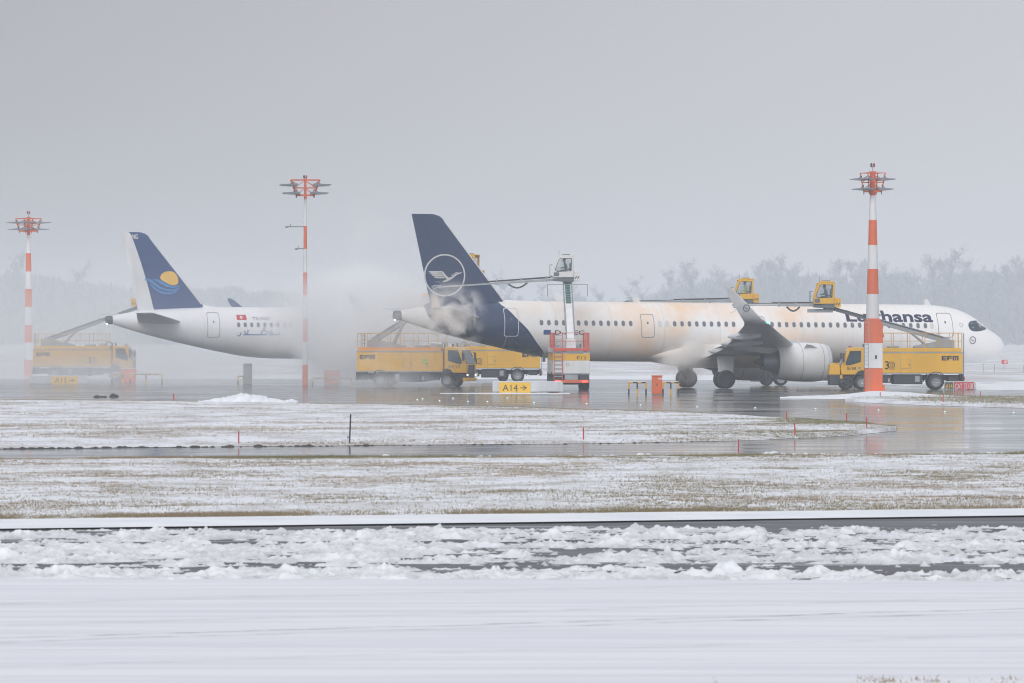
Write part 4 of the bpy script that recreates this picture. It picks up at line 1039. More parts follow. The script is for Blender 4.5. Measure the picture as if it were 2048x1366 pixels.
c = (9.35, 5.55)
def blade_pt(a, b):
    return Vector((SGA-(16.0+a), -17.68-.012*0-(.035+.22*(b-5.2)*.28), b))
decal('crane_emblem', *join_shapes(ring_shape(10.05, 5.42, .19, .235, 28), bird_small((10.05, 5.42), .15)), lambda a, b: Vector((SGA-(16.0+a), -17.80-(b-5.42)*.25, b)), M['navy'], A.root, label='small ringed bird on the raised wingtip')

# ---- the shorter airliner on the left
SGB = 18.1
orgB = Vector((-13.1, 420.2, 0))
skinB = fuselage_paint('white_skin_left_airliner', SGB, None, stain=.12, base=(.78, .79, .81))
# fin outline measured in the photo on the centre plane
tmpB = Body(37.57, SGB, orgB, yawA, R(.1))
cen = lambda q, z: Vector((SGB-q, 0, z))
def cfind(px, py):
    q = 30.0; z = 6.0
    for _ in range(14):
        a, b = tmpB.proj(cen(q, z)); q -= (px-a)/F*415/.95; z += (b-py)/F*415
    return q, z
teT = cfind(242, 464); leT = cfind(283, 464); teB = cfind(274, 612); leB = cfind(408, 612)
finB = ((teT[0], leT[0]-.3, teT[1]), (teB[0], leB[0], teB[1]), (cfind(440, 612)[0], 5.8), (.765, .63))
Bq = airliner('airliner', 'white airliner with blue fin and yellow sun emblem, half lost in steam', 37.57, SGB, 11.73, orgB, yawA, R(.1), skinB, M['fin_mid_blue'], M['white'], finB, M['fin_mid_blue'])
wyB = lambda px: 649.6
windows(Bq, [(477.5+13.05*k, 649.6) for k in range(27)], M['pane'])
door(Bq, 415, 440, 624.5, 675, skinB, M['line'])
side_text(Bq, 'TS-ING', 505, 540, 4.86, 5.10, M['ink'], 'thin dark registration letters over the windows', bold=.0, cuts=10)
fq = [Bq.find(*p) for p in ((472.5, 629.5), (491.5, 629.5), (493.5, 640), (474, 640))]
fl = decal('flag_marking', *polys(fq), lambda a, b: Bq.side(a, b, .010), M['flag_red'], Bq.root, 6, label='small red flag with a white disc')
c = Bq.find(482.3, 634.6)
decal('flag_disc', *join_shapes(ring_shape(c[0], c[1], .055, .12, 16), disc_shape(c[0]+.01, c[1], .03, .03, 8)), lambda a, b: Bq.side(a, b, .014), M['white_ink'], fl)
# joined Arabic title drawn with strokes measured in the photo
AB = lambda x, y: Bq.find(200+x/4.09, 440+y/4.09)
st_ = [[(1125, 945), (1140, 948), (1150, 938), (1153, 920)], [(1170, 938), (1230, 938), (1300, 938), (1360, 938), (1368, 925), (1360, 908), (1340, 902), (1322, 910), (1318, 925), (1330, 936)],
       [(1182, 905), (1188, 925), (1200, 936)], [(1212, 900), (1208, 925), (1196, 936)], [(1392, 946), (1404, 940), (1410, 922), (1400, 908), (1386, 910), (1380, 922), (1390, 932), (1408, 930)], [(1408, 938), (1440, 938), (1466, 938), (1470, 915)]]
decal('lettering', *join_shapes(*[stroke([AB(*p) for p in s_], .085) for s_ in st_], *[disc_shape(*AB(x, y), .05, .05, 8) for x, y in ((1335, 890), (1348, 890), (1342, 882), (1468, 898))]),
      lambda a, b: Bq.side(a, b, .018), paint('blue_title', (.10, .23, .45), .5), Bq.root, label='blue joined script title under the rear windows')
bf = lambda px, py: Bq.find(px, py, lambda q, z: Vector((SGB-q, -.2, z)), True)
v, f = text_tris('NG', 1.0, .02)
a0 = bf(264.5, 478); a1 = bf(276, 468.2)
v = fit(v, 0, a0[0]-a1[0], a0[1], a1[1])
decal('lettering', v, f, lambda a, b: Bq.fin_pt(a0[0]-a, b), M['white_ink'], Bq.root, label='white letters NG at the top of the fin')
FB = lambda x, y: bf(200+x/4.09, 440+y/4.09)
sunp = [(490, 472), (500, 448), (520, 430), (550, 420), (585, 419), (612, 430), (632, 455), (642, 490), (640, 515), (625, 530), (600, 535), (570, 528), (535, 510), (505, 492)]
decal('sun_emblem', *polys([FB(*p) for p in sunp]), lambda a, b: Bq.fin_pt(a, b), M['sun_yellow'], Bq.root, 8, label='yellow sun emblem on the blue fin')
wv = [[(362, 480), (400, 480), (430, 492), (460, 520), (500, 548), (545, 566), (600, 570), (650, 552), (640, 572), (600, 582), (545, 580), (490, 564), (445, 532), (410, 505), (375, 495)],
      [(405, 508), (440, 542), (480, 574), (530, 592), (590, 590), (640, 575), (610, 598), (560, 608), (505, 602), (460, 578), (425, 545)], [(425, 484), (470, 486), (505, 500), (545, 525), (590, 540), (640, 538), (655, 530), (650, 546), (600, 556), (545, 548), (500, 525), (465, 500)]]
decal('wave_emblem', *polys(*[[FB(*p) for p in w_] for w_ in wv]), lambda a, b: Bq.fin_pt(a, b), M['wave_blue'], Bq.root, 8, label='light blue waves under the sun on the fin')

# ================================================================== DE-ICING TRUCKS
# truck space: x forward (front of the cab near 4.5), y to the left, z up
def wheel(x, y, r, w_, parent, rim=M['hub']):
    sg_ = 1 if y > 0 else -1
    t_ = MB().lathe([(-w_/2, r*.62), (-w_/2, r*.88), (-w_*.36, r), (w_*.36, r), (w_/2, r*.88), (w_/2, r*.62)], (x, y, r), 'y', 26).build('wheel', M['black'], parent, smooth=True)
    MB().lathe([(sg_*w_*.20, .001), (sg_*w_*.34, r*.18), (sg_*w_*.34, r*.24), (sg_*w_*.2, r*.30), (sg_*w_*.22, r*.48), (sg_*w_*.46, r*.58), (sg_*w_*.46, r*.63)], (x, y, r), 'y', 22).build('rim', rim, t_, smooth=True)
    nb = MB()
    for k in range(8):
        a = 2*math.pi*k/8; nb.box(x+r*.40*math.cos(a)-.018, x+r*.40*math.cos(a)+.018, y+sg_*w_*.18-.03, y+sg_*w_*.18+.06*sg_+.0, r+r*.40*math.sin(a)-.018, r+r*.40*math.sin(a)+.018)
    nb.build('wheel_nut', M['chassis'], t_)['kind'] = 'stuff'
    return t_
def cab_on_boom(root, mat, base, rot, person_args=None):
    """operator cab: slanted windscreen in front (+x), one big window each side"""
    T = empty('operator_cab', base, (0, 0, rot)); T.parent = root
    outer = [(-.64, .0), (-.70, 1.44), (.18, 1.47), (.42, 1.36), (.72, .36), (.72, .0)]
    inner = [(-.50, .46), (-.54, 1.26), (.16, 1.29), (.30, 1.20), (.56, .50), (.40, .40)]
    for y in (-.62, .56): MB().frame(outer, inner, y, y+.06).build('side_frame', mat, T, bevel=.015)
    seal = [(-.535, .425), (-.575, 1.285), (.17, 1.315), (.325, 1.22), (.60, .49), (.42, .365)]
    for y in (-.628, .621): MB().frame(seal, inner, y, y+.007).build('window_seal', M['lamp_dark'], T)
    MB().prism([(-.705, 1.42), (.20, 1.452), (.44, 1.34), (.47, 1.40), (.20, 1.53), (-.71, 1.50)], -.64, .64).build('roof', mat, T, bevel=.02)
    MB().box(-.64, .70, -.555, .555, -.02, .05).build('floor', M['boom_dark'], T)
    MB().prism([(-.66, .02), (-.62, .02), (-.66, 1.42), (-.70, 1.42)], -.555, .555).build('rear_panel', mat, T) if False else None
    MB().frame([(-.555, .03), (.555, .03), (.555, 1.42), (-.555, 1.42)], [(-.42, .5), (.42, .5), (.42, 1.3), (-.42, 1.3)], 0, .04)
    rp = MB()
    for y0, y1 in ((-.555, -.47), (.47, .555)): rp.box(-.69, -.645, y0, y1, .04, 1.42)
    rp.box(-.672, -.645, -.47, .47, .04, .45)
    rp.build('rear_frame', mat, T)
    fp = MB()
    for y in (-.56, .50): fp.beam((.70, y+.03, .38), (.42, y+.03, 1.34), .06, .05, up=(1, 0, 0))
    fp.box(.66, .715, -.555, .555, .03, .36)
    fp.build('front_frame', mat, T)
    for y in (-.59, .585): MB().prism(inner, y, y+.008).build('side_window', M['glass'], T)
    MB().add([(.692, -.5, .40), (.692, .5, .40), (.425, .5, 1.32), (.425, -.5, 1.32)], [(0, 1, 2, 3)]).build('windscreen', M['glass'], T)
    MB().box(-.655, -.648, -.46, .46, .47, 1.38).build('rear_window', M['glass'], T)
    # joystick console, seat, wiper, roof lamps, aerial, hand rail
    MB().box(.22, .50, -.35, .35, .05, .46).build('console', M['boom_dark'], T, bevel=.03)
    MB().box(-.42, .06, -.26, .26, .05, .42).box(-.50, -.40, -.26, .26, .42, .98).build('seat', M['chassis'], T, bevel=.04)
    MB().box(-.42, .12, -.10, .10, 1.515, 1.57).build('roof_lamp', M['lamp_dark'], T)
    MB().tube((.30, .4, 1.46), (.30, .4, 1.82), .012, 5).build('aerial', M['lamp_dark'], T)
    MB().path([(.78, .66, .10), (.92, .66, .10), (.92, .66, .85), (.74, .66, .85)], .014, 5).path([(.78, -.66, .10), (.92, -.66, .10), (.92, -.66, .85), (.74, -.66, .85)], .014, 5).path([(.92, .66, .5), (.92, -.66, .5)], .014, 5).build('hand_rail', M['lamp_dark'], T)
    MB().box(.30, .66, -.66, -.625, .10, .34).box(.30, .66, .625, .66, .10, .34).build('side_cover', M['boom_dark'], T)
    return T
def person_in(root, T, jacket, head_mat, label, lean=0.0, headgear='cap'):
    """seated operator; pelvis, spine, arms to the joysticks, thighs and shins as one skinned body"""
    bpy.context.view_layer.update()
    Mw = T.matrix_world
    ob = empty('person', Mw @ Vector((-.18, 0, .42)), (0, 0, Mw.to_euler().z)); tag(ob, label, 'person', 'operators in the boom cabs')
    V = [(0, 0, .06), (.01, 0, .20), (.02+lean*.5, 0, .36), (.04+lean, 0, .50), (.05+lean, 0, .56), (.08+lean, 0, .64), (.09+lean, 0, .73),
         (.03+lean, .17, .46), (.06+lean, .22, .26), (.30+lean*.3, .19, .22), (.40, .17, .22), (.03+lean, -.17, .46), (.06+lean, -.22, .26), (.30+lean*.3, -.19, .22), (.40, -.17, .22),
         (.06, .10, .05), (.40, .12, .05), (.42, .12, -.30), (.52, .12, -.33), (.06, -.10, .05), (.40, -.12, .05), (.42, -.12, -.30), (.52, -.12, -.33)]
    E = [(0, 1), (1, 2), (2, 3), (3, 4), (4, 5), (5, 6), (3, 7), (7, 8), (8, 9), (9, 10), (3, 11), (11, 12), (12, 13), (13, 14), (0, 15), (15, 16), (16, 17), (17, 18), (0, 19), (19, 20), (20, 21), (21, 22)]
    rad = [.14, .145, .155, .12, .06, .085, .09, .07, .055, .045, .04, .07, .055, .045, .04, .09, .075, .055, .05, .09, .075, .055, .05]
    me = bpy.data.meshes.new('body'); me.from_pydata(V, E, []); me.update()
    me.materials.append(jacket)
    b = link('body', me, ob)
    md = b.modifiers.new('skin', 'SKIN'); md.use_smooth_shade = True
    if not me.skin_vertices: 
        me.attributes  # skin layer comes with the modifier's first use
    if not me.skin_vertices:
        bmx = bmesh.new(); bmx.from_mesh(me); bmx.verts.layers.skin.verify(); bmx.to_mesh(me); bmx.free()
    for i, r_ in enumerate(rad): me.skin_vertices[0].data[i].radius = (r_, r_*.85)
    me.skin_vertices[0].data[0].use_root = True
    sb = b.modifiers.new('smooth', 'SUBSURF'); sb.levels = 1; sb.render_levels = 1
    hx = .085+lean
    hd = MB().lathe([(-.13, .001), (-.12, .05), (-.08, .08), (-.02, .097), (.05, .095), (.10, .065), (.125, .001)], (hx, 0, .71), 'z', 14).lathe([(0, .018), (.03, .012), (.035, .001)], (hx+.085, 0, .70), 'x', 6)
    hd.tube((hx, .09, .70), (hx-.01, .105, .71), .025, 6).tube((hx, -.09, .70), (hx-.01, -.105, .71), .025, 6)
    h = hd.build('head', M['skin'], ob, smooth=True)
    for y in (-.035, .035): MB().lathe([(0, .014), (.006, .010), (.008, .001)], (hx+.084, y, .725), 'x', 6).build('eye', M['ink'], h)
    hg = MB().lathe([(-.01, .112), (.04, .108), (.09, .08), (.115, .001)], (hx-.005, 0, .745), 'z', 14)
    hg.prism([(hx+.07, .742), (hx+.20, .735), (hx+.20, .748), (hx+.07, .765)], -.07, .07)
    hg.build('helmet' if headgear == 'helmet' else 'cap', head_mat, h, smooth=True)
    return ob

def truck(label, px_origin, yaw, body, band, upper, rail, number, boom_slope, boom_len, turret_rot, nozzle, cabmat, deck=False, white=False, boom_yaw=0.0, logo30=True, green=False, rear_lit=False, flip=1, logo_green=False):
    root = empty('deicing_truck', px_origin, (0, 0, yaw)); tag(root, label, 'truck', 'de-icing trucks with boom cabs')
    F0 = 3.75          # front face of the cab
    # chassis, tanks, mudguards
    ch = MB().box(-4.35, 3.5, -.45, .45, .62, .98).build('chassis', M['chassis'], root)
    for nm, bb in (('rear_tank', (-4.2, -3.5, -.9, .9, .55, .95)), ('fluid_tank', (-1.75, .2, -1.10, 1.10, .36, 1.02)), ('fuel_tank', (.35, 1.1, -1.08, 1.08, .45, 1.0)), ('engine_tray', (2.05, 3.55, -.84, .84, .42, 1.0))):
        MB().box(*bb).build(nm, M['chassis'], root, bevel=.05)
    for sd in (-1, 1):
        MB().box(-1.55, -1.25, min(sd*1.102, sd*1.13), max(sd*1.102, sd*1.13), .52, .92).build('battery_cover', M['steel'], root)
        MB().box(.45, .58, min(sd*1.09, sd*1.12), max(sd*1.09, sd*1.12), .5, .75).build('step_plate', M['steel'], root)
    for y in (-1.02, 1.02):
        wheel(2.32, y, .49, .32, root); wheel(-2.65, y*.99, .53, .52, root)
        if deck: wheel(3.35, y*.97, .46, .30, root, M['chassis'])
        for x, r_ in ((2.32, .66), (-2.65, .68)):
            arc = []
            for k in range(9):
                a = math.pi*k/8; arc.append([(x+math.cos(a)*r_, y-.22, .5+math.sin(a)*r_), (x+math.cos(a)*r_, y+.22, .5+math.sin(a)*r_), (x+math.cos(a)*(r_+.04), y+.22, .5+math.sin(a)*(r_+.04)), (x+math.cos(a)*(r_+.04), y-.22, .5+math.sin(a)*(r_+.04))])
            MB().loft(arc).build('mudguard', M['chassis'], root)
    # tank body
    bx0, bx1 = -4.42, 2.02
    MB().box(bx0, bx1, -1.22, 1.22, 1.12, 2.46).build('tank_body', body, root, bevel=.03)
    MB().box(bx0-.02, bx1+.01, -1.235, 1.235, 1.06, 1.118).build('lower_trim', M['steel'], root)
    MB().box(bx0-.02, bx1+.01, -1.24, 1.24, 2.462, 2.54).build('upper_trim', M['steel'], root)
    MB().box(bx0+.05, bx1-.15, -1.16, 1.16, 2.542, 2.80).build('upper_band', upper, root, bevel=.02)
    if band: MB().box(bx0-.012, bx1+.012, -1.232, 1.232, 1.98, 2.42).build('colour_band', band, root)
    for sd in (-1, 1):
        yy = sd*1.225
        # hatch door, seam, markings: read from the outside on both flanks
        q = -.60
        d = MB().box(q-.30, q+.30, min(yy, yy+sd*.012), max(yy, yy+sd*.012), 1.42, 1.98).build('hatch', body, root, bevel=.006)
        MB().box(q-.24*sd*flip-.02, q-.24*sd*flip+.02, min(yy+sd*.012, yy+sd*.035), max(yy+sd*.012, yy+sd*.035), 1.62, 1.74).build('hatch_handle', M['lamp_dark'], d)
        MB().frame([(q-.325, 1.395), (q+.325, 1.395), (q+.325, 2.005), (q-.325, 2.005)], [(q-.30, 1.42), (q+.30, 1.42), (q+.30, 1.98), (q-.30, 1.98)], yy, yy+sd*.006).build('hatch_frame', M['line'], d)
        MB().box(-.275-.009, -.275+.009, min(yy, yy+sd*.004), max(yy, yy+sd*.004), 1.13, 2.45).build('panel_seam', M['line'], root)
        # u runs to the right as seen from outside that flank
        mp = lambda u, v, sd=sd: Vector((-sd*u, sd*1.232, v))
        xr = (lambda x0, x1, sd=sd: (min(-sd*x0, -sd*x1), max(-sd*x0, -sd*x1)))
        if not white:
            # company letters built from bars, cut by a fine white line
            u0, u1 = xr(-3.02, -4.17)
            Wd = (u1-u0)/3.15; bars = []
            zb, zt, h = 1.96, 2.27, .075
            for i in (0, 1):
                a = u0+i*Wd*1.0
                for j in ((0, 1, 2) if i == 0 else (1, 2)):
                    z = zb+j*(zt-zb-h)/2; bars.append([(a, z), (a+Wd*.9, z), (a+Wd*.9, z+h), (a, z+h)])
                bars.append([(a, zb), (a+.11, zb), (a+.11, zt), (a, zt)])
            a = u0+2*Wd
            bars.append([(a, zt-h), (a+Wd*1.1, zt-h), (a+Wd*1.1, zt), (a, zt)])
            for k in range(3): bars.append([(a+k*(Wd*1.1-.10)/2, zb), (a+k*(Wd*1.1-.10)/2+.10, zb), (a+k*(Wd*1.1-.10)/2+.10, zt-h), (a+k*(Wd*1.1-.10)/2, zt-h)])
            decal('lettering', *polys(*bars), mp, M['navy'], root, label='dark blue bar letters EFM')
        if logo30:
            u0, u1 = xr(.08, .78)
            v, f = text_tris('3', 1.0, .01); v = fit(v, u0, u0+.26, 1.36, 1.92)
            decal('anniversary_mark', *join_shapes((v, f), ring_shape(u0+.44, 1.66, .19, .23, 24), ring_shape(u0+.44, 1.66, .10, .125, 16), polys([(u0+.36, 1.66), (u0+.52, 1.70), (u0+.52, 1.63)])), mp, M['ink'], root, label='dark figure 30 with a ringed zero')
            lettering('lettering', 'JAHRE', mp, u0+.26, u0+.70, 1.33, 1.41, M['ink'], root, .0)
        if logo_green:
            u0, u1 = xr(.35, 1.0)
            M.setdefault('leaf_green', paint('pale_green_emblem', (.45, .55, .10), .5, var=.05))
            decal('round_emblem', *disc_shape((u0+u1)/2, 1.80, .20, .20, 20), mp, M['leaf_green'], root)
            decal('leaf_emblem', *polys([((u0+u1)/2+.10, 1.62), ((u0+u1)/2+.26, 1.74), ((u0+u1)/2+.16, 1.56)]), mp, M['ink'], root)
            lettering('lettering', 'CARE', mp, u0+.12, u1+.08, 1.40, 1.48, M['line'], root, .0)
    # roof railing
    posts = [1.55, .92, .2, -.9, -1.9, -2.9, -3.75, -4.12, -4.36]
    for sd in (-1, 1):
        for x in posts: MB().tube((x, sd*1.12, 2.8), (x, sd*1.12, 3.80), .022, 6).build('railing_post', rail, root)
        MB().tube((1.57, sd*1.12, 3.80), (-4.38, sd*1.12, 3.80), .026, 6).build('top_rail', rail, root)
        MB().tube((1.57, sd*1.12, 3.26), (-4.38, sd*1.12, 3.26), .018, 6).build('middle_rail', rail, root)
    for x in (1.57, -4.38):
        mb = MB()
        for z in (3.26, 3.80): mb.tube((x, -1.12, z), (x, 1.12, z), .022, 6)
        mb.build('end_rail', rail, root)
    # ladder on the rear
    ly = .88 if white else .62
    lad = MB().box(bx0-.14, bx0-.09, ly-.30, ly-.25, .72, 3.78).box(bx0-.14, bx0-.09, ly+.25, ly+.30, .72, 3.78).build('ladder', M['steel'] if not white else rail, root)
    for k in range(11): MB().box(bx0-.13, bx0-.095, ly-.25, ly+.25, .9+.27*k, .945+.27*k).build('rung', M['steel'], lad)
    if white:
        MB().box(bx0-.16, bx0-.03, -1.2, 1.2, 2.62, 2.80).build('rail_skirt', rail, root)
        for sd in (-1, 1): MB().prism([(bx0-.03, 2.8), (bx0+.30, 2.8), (bx0+.1, 3.4), (bx0+.12, 3.82), (bx0-.03, 3.82)], sd*1.14-.05, sd*1.14+.05).build('corner_guard', rail, root)
        MB().box(bx0-.10, bx0-.03, -.8, .35, 2.50, 2.60).build('step_tray', M['steel'], root)
        decal('filler_cap', *ring_shape(.26, 1.72, .085, .115, 20), lambda u, v: Vector((bx0-.015, -u+.5, v)), M['line'], root)
        lettering('lettering', number, lambda u, v: Vector((bx0-.020, -u, v)), .38, .98, 2.06, 2.26, M['ink'], root, .0, label='dark number E12 on the yellow band')
    # rear bumper and lamps
    MB().box(-4.50, -4.38, -1.15, 1.15, .50, .70).build('rear_bumper', M['orange'] if white else M['chassis'], root)
    for a_, b_ in ((-1.18, -.55), (.55, 1.18)): MB().box(-4.48, -4.36, a_, b_, .71, 1.04).build('lamp_board', M['chassis'], root)
    MB().box(-4.47, -4.36, -.45, .45, .71, 1.04).build('number_plate_board', M['steel'], root)
    for y in (-.88, .92):
        MB().box(-4.535, -4.502, y-.17, y+.17, .54, .66).build('tail_lamp', M['tail_lamp'] if rear_lit else M['flag_red'], root)
    if not white:
        MB().tube((-4.55, .9, .62), (-4.55, .9, .85), .05, 8).build('rear_lamp', M['flag_red'], root)
    # driver cab
    cabside = [(2.10, 1.0), (F0-.06, 1.0), (F0, 1.36), (F0-.02, 1.62), (F0-.42, 2.62), (F0-.55, 2.80), (2.12, 2.84)]
    win = [(2.42, 1.88), (2.42, 2.58), (3.16, 2.58), (3.42, 1.82), (3.30, 1.74), (2.75, 1.70), (2.5, 1.8)]
    cb = MB().prism(cabside, -1.18, 1.18).build('driver_cab', cabmat, root, bevel=.05)
    for sd in (-1, 1):
        y0 = sd*1.181
        MB().prism([(2.40, 1.86), (2.38, 2.60), (3.12, 2.60), (3.42, 1.80), (3.36, 1.62), (3.05, 1.66), (2.42, 1.86)][:-1], min(y0, y0+sd*.012), max(y0, y0+sd*.012)).build('side_window', M['dark_glass'], cb)
        MB().box(2.46, 2.50, min(y0, y0+sd*.03), max(y0, y0+sd*.03), 1.45, 1.50).build('door_handle', M['lamp_dark'], cb)
        if not white:
            mp = lambda u, v, sd=sd: Vector((-sd*u, sd*1.186, v))
            a, b_ = (-3.30, -2.72) if sd > 0 else (2.72, 3.30)
            if number: lettering('lettering', number, mp, a, b_, 1.33, 1.53, M['ink'], cb, .0, label='dark truck number '+str(number))
            a, b_ = (-2.58, -2.42) if sd > 0 else (2.42, 2.58)
            decal('side_mark', *polys([(a, 1.36), (b_, 1.36), (b_, 1.52), (a, 1.52)]), mp, M['line'], cb)
        # mirror
        mm = MB().tube((3.50, sd*1.15, 2.45), (3.62, sd*1.42, 2.40), .025, 5).box(3.52, 3.64, sd*1.42-.10, sd*1.42+.10, 1.86, 2.42).build('mirror', M['lamp_dark'], cb)
        MB().prism([(1.95, 1.0), (2.78, 1.0), (2.60, 1.22), (2.32, 1.32), (2.05, 1.25)], min(y0, y0+sd*.006), max(y0, y0+sd*.006)).build('wheel_arch', M['chassis'], cb)
    MB().add([(F0+.004, -1.02, 1.66), (F0+.004, 1.02, 1.66), (F0-.415, 1.02, 2.60), (F0-.415, -1.02, 2.60), (F0+.016, -1.02, 1.66), (F0+.016, 1.02, 1.66), (F0-.40, 1.02, 2.60), (F0-.40, -1.02, 2.60)],
             [(0, 1, 2, 3), (7, 6, 5, 4), (0, 4, 5, 1), (1, 5, 6, 2), (2, 6, 7, 3), (3, 7, 4, 0)]).build('windscreen', M['dark_glass'], cb)
    MB().box(F0-.02, F0+.02, -.72, .72, .62, 1.56).build('grille', M['chassis'], cb, bevel=.02)
    for k in range(4): MB().box(F0+.021, F0+.035, -.66, .66, .80+.17*k, .86+.17*k).build('grille_bar', M['lamp_dark'], cb)
    MB().box(F0-.28, F0+.03, -1.18, 1.18, .42, .66).build('front_bumper', cabmat if not deck else M['chassis'], root, bevel=.03)
    for y in (-.95, .95): MB().box(F0-.02, F0+.045, y-.12, y+.12, .78, .93).build('headlight', M['head_lamp'] if rear_lit or number == 'E17' else M['sign_grey'], root, bevel=.02)
    for y in (-.52, .52): MB().box(3.0, 3.12, y-.08, y+.08, 2.84, 2.93).build('roof_lamp', M['lamp_red'], cb)
    # exhaust stack and filter box behind the cab
    MB().tube((2.07, .95, 1.0), (2.07, .95, 3.05), .07, 8).tube((2.07, -.95, 1.0), (2.07, -.95, 3.05), .07, 8).build('exhaust_stack', M['chassis'], root)
    MB().path([(1.75, .7, 2.8), (1.75, .7, 3.12), (1.35, .7, 3.12), (1.35, .7, 2.8)], .06, 8).build('roof_pipe', M['boom'], root)
    MB().box(1.0, 1.5, -.9, .3, 2.8, 3.02).box(-.2, .5, -.8, .6, 2.8, 2.94).build('roof_unit', M['steel'], root, bevel=.03)
    if deck:
        MB().prism([(F0+.02, 1.0), (F0+.78, 1.0), (F0+.70, 1.72), (F0+.36, 1.74), (F0+.34, 1.62), (F0+.02, 1.62)], -.95, .95).build('front_locker', cabmat, root, bevel=.03)
        MB().box(F0+.28, F0+.54, .951, .962, 1.2, 1.55).build('locker_door', cabmat, root)
        MB().box(F0-.3, F0+.75, -1.0, 1.0, .30, .98).build('front_underrun', M['chassis'], root, bevel=.06)
        MB().box(F0-.12, F0+.02, .99, 1.16, .74, 1.0).build('side_lamp', M['yellow'], root)
    # boom: base wedge, telescopic arm, turret
    piv = Vector((-3.55, 0, 3.28)); dirv = Vector((math.cos(boom_slope)*math.cos(boom_yaw), math.cos(boom_slope)*math.sin(boom_yaw), math.sin(boom_slope)))
    MB().prism([(-3.95, 2.8), (-1.2, 2.8), (-1.2, 2.93), (-3.5, 3.38), (-3.95, 3.34)], -.32, .32).build('boom_base', M['boom'] if not white else M['truck_white'], root, bevel=.03)
    ms = {True: (M['truck_white'], M['green']), False: (M['boom'], M['boom_dark'])}[green]
    mid = piv+dirv*boom_len*.58; end = piv+dirv*boom_len
    bo = MB().beam(piv, mid, .46, .40, w2=.42, h2=.36).build('boom', ms[0], root, bevel=.02)
    MB().beam(mid-dirv*.3, end, .33, .27, w2=.31, h2=.25).build('inner_boom', ms[1], bo, bevel=.015)
    up = dirv.cross(Vector((-dirv.y, dirv.x, 0)).normalized()) if False else Vector((0, 0, 1))
    for y in (-.27, .27):
        s_ = Vector((-dirv.y, dirv.x, 0)); s_ = (s_.normalized() if s_.length > .01 else Vector((0, 1, 0)))*y
        MB().tube(piv+dirv*.4+s_+up*.12, piv+dirv*boom_len*.95+s_+up*.10, .028, 6).build('hose', M['steel'] if green else M['lamp_dark'], bo)
        MB().tube(Vector((-2.1, 0, 2.95))+s_*.6, piv+dirv*2.6+s_*.6-up*.15, .075, 8).build('lift_ram', M['steel'], bo)
    if green:
        for k in range(9):
            c = piv+dirv*boom_len*(.60+.042*k); s_ = Vector((0, 1, 0))
            MB().tube(c-s_*.30+up*.17, c+s_*.30+up*.17, .020, 5).build('rung', M['steel'], bo)
        mbx = MB()
        for y in (-.31, .31): mbx.tube(piv+dirv*1.2+Vector((0, y, .2)), end+Vector((0, y, .2)), .018, 5)
        for k in range(5):
            c = piv+dirv*boom_len*(.22+.16*k); mbx.path([c+Vector((0, -.31, .2)), c+Vector((0, -.31, -.25)), c+Vector((0, .31, -.25)), c+Vector((0, .31, .2))], .015, 5)
        mbx.build('hose_guide', M['steel'], bo)
        mbx = MB().path([end+Vector((-.4, 1.35, -1.05)), end+Vector((-.4, 1.35, -.25)), end+Vector((-.4, -1.35, -.25)), end+Vector((-.4, -1.35, -1.05))], .014, 5)
        mbx.build('feeler_bar', M['lamp_dark'], bo)
    # levelled turret
    c, s_ = math.cos(turret_rot), math.sin(turret_rot)
    tl = lambda x, y, z: end + Vector((x*c-y*s_, x*s_+y*c, z))
    Tt = empty('turret', end, (0, 0, turret_rot)); Tt.parent = root
    MB().box(-.35, 1.35, -.26, .26, -.36, -.12).build('counter_beam', M['boom'], Tt, bevel=.02) if not green else None
    MB().prism([(-.42, -.10), (.95, -.02), (.95, .10), (-.42, .24)], -.55, .55).build('platform', M['boom_dark'], Tt, bevel=.02)
    MB().lathe([(-.22, .30), (.0, .30)], (0, 0, -.05), 'z', 18, True).build('slew_ring', M['steel'], Tt)
    MB().box(-.86, -.42, -.44, .44, -.02, .62).build('pump_box', cabmat if not white else M['truck_white'], Tt, bevel=.03)
    pts = polys(*[[(x, .12), (x+.07, .12), (x-.05, .30), (x-.12, .30)] for x in (-.72, -.56)])
    for sd in (-1, 1): decal('warning_stripe', *pts, lambda u, v, sd=sd: Vector((u, sd*.446, v)), M['chassis'], Tt)
    MB().path([(-.12+.36*math.cos(math.pi*k/8)*.8, -.42, .25+.55*math.sin(math.pi*k/8)) for k in range(9)], .05, 8).path([(-.12+.36*math.cos(math.pi*k/8)*.8, .42, .25+.55*math.sin(math.pi*k/8)) for k in range(9)], .05, 8).build('hose_loop', M['lamp_dark'], Tt)
    if nozzle:
        ln, drop = nozzle
        a = Vector((.1, -.0, .12)); e_ = Vector((ln, 0, .12+drop))
        dd = (e_-a).normalized()
        nb = MB().beam(a, a+(e_-a)*.55, .20, .17, w2=.18, h2=.15).build('nozzle_boom', M['steel'], Tt, bevel=.01)
        MB().beam(a+(e_-a)*.52, e_, .12, .10).build('inner_nozzle_boom', M['steel'], nb)
        MB().tube(a+(e_-a)*.06+Vector((0, 0, .20)), a+(e_-a)*.62+Vector((0, 0, .16)), .04, 6).tube(a+(e_-a)*.12+Vector((0, .1, .14)), a+(e_-a)*.95+Vector((0, .05, .10)), .025, 6).build('fluid_pipe', M['lamp_dark'], nb)
        MB().path([a+(e_-a)*(.30+.03*k)+Vector((0, .02, -.10-.30*math.sin(math.pi*k/5))) for k in range(6)], .06, 8).build('hose_sag', M['lamp_dark'], nb)
        for k in (.15, .35, .54): MB().box(a.x+(e_.x-a.x)*k-.05, a.x+(e_.x-a.x)*k+.05, -.14, .14, a.z+(e_.z-a.z)*k-.11, a.z+(e_.z-a.z)*k+.28).build('boom_clamp', M['steel'], nb)
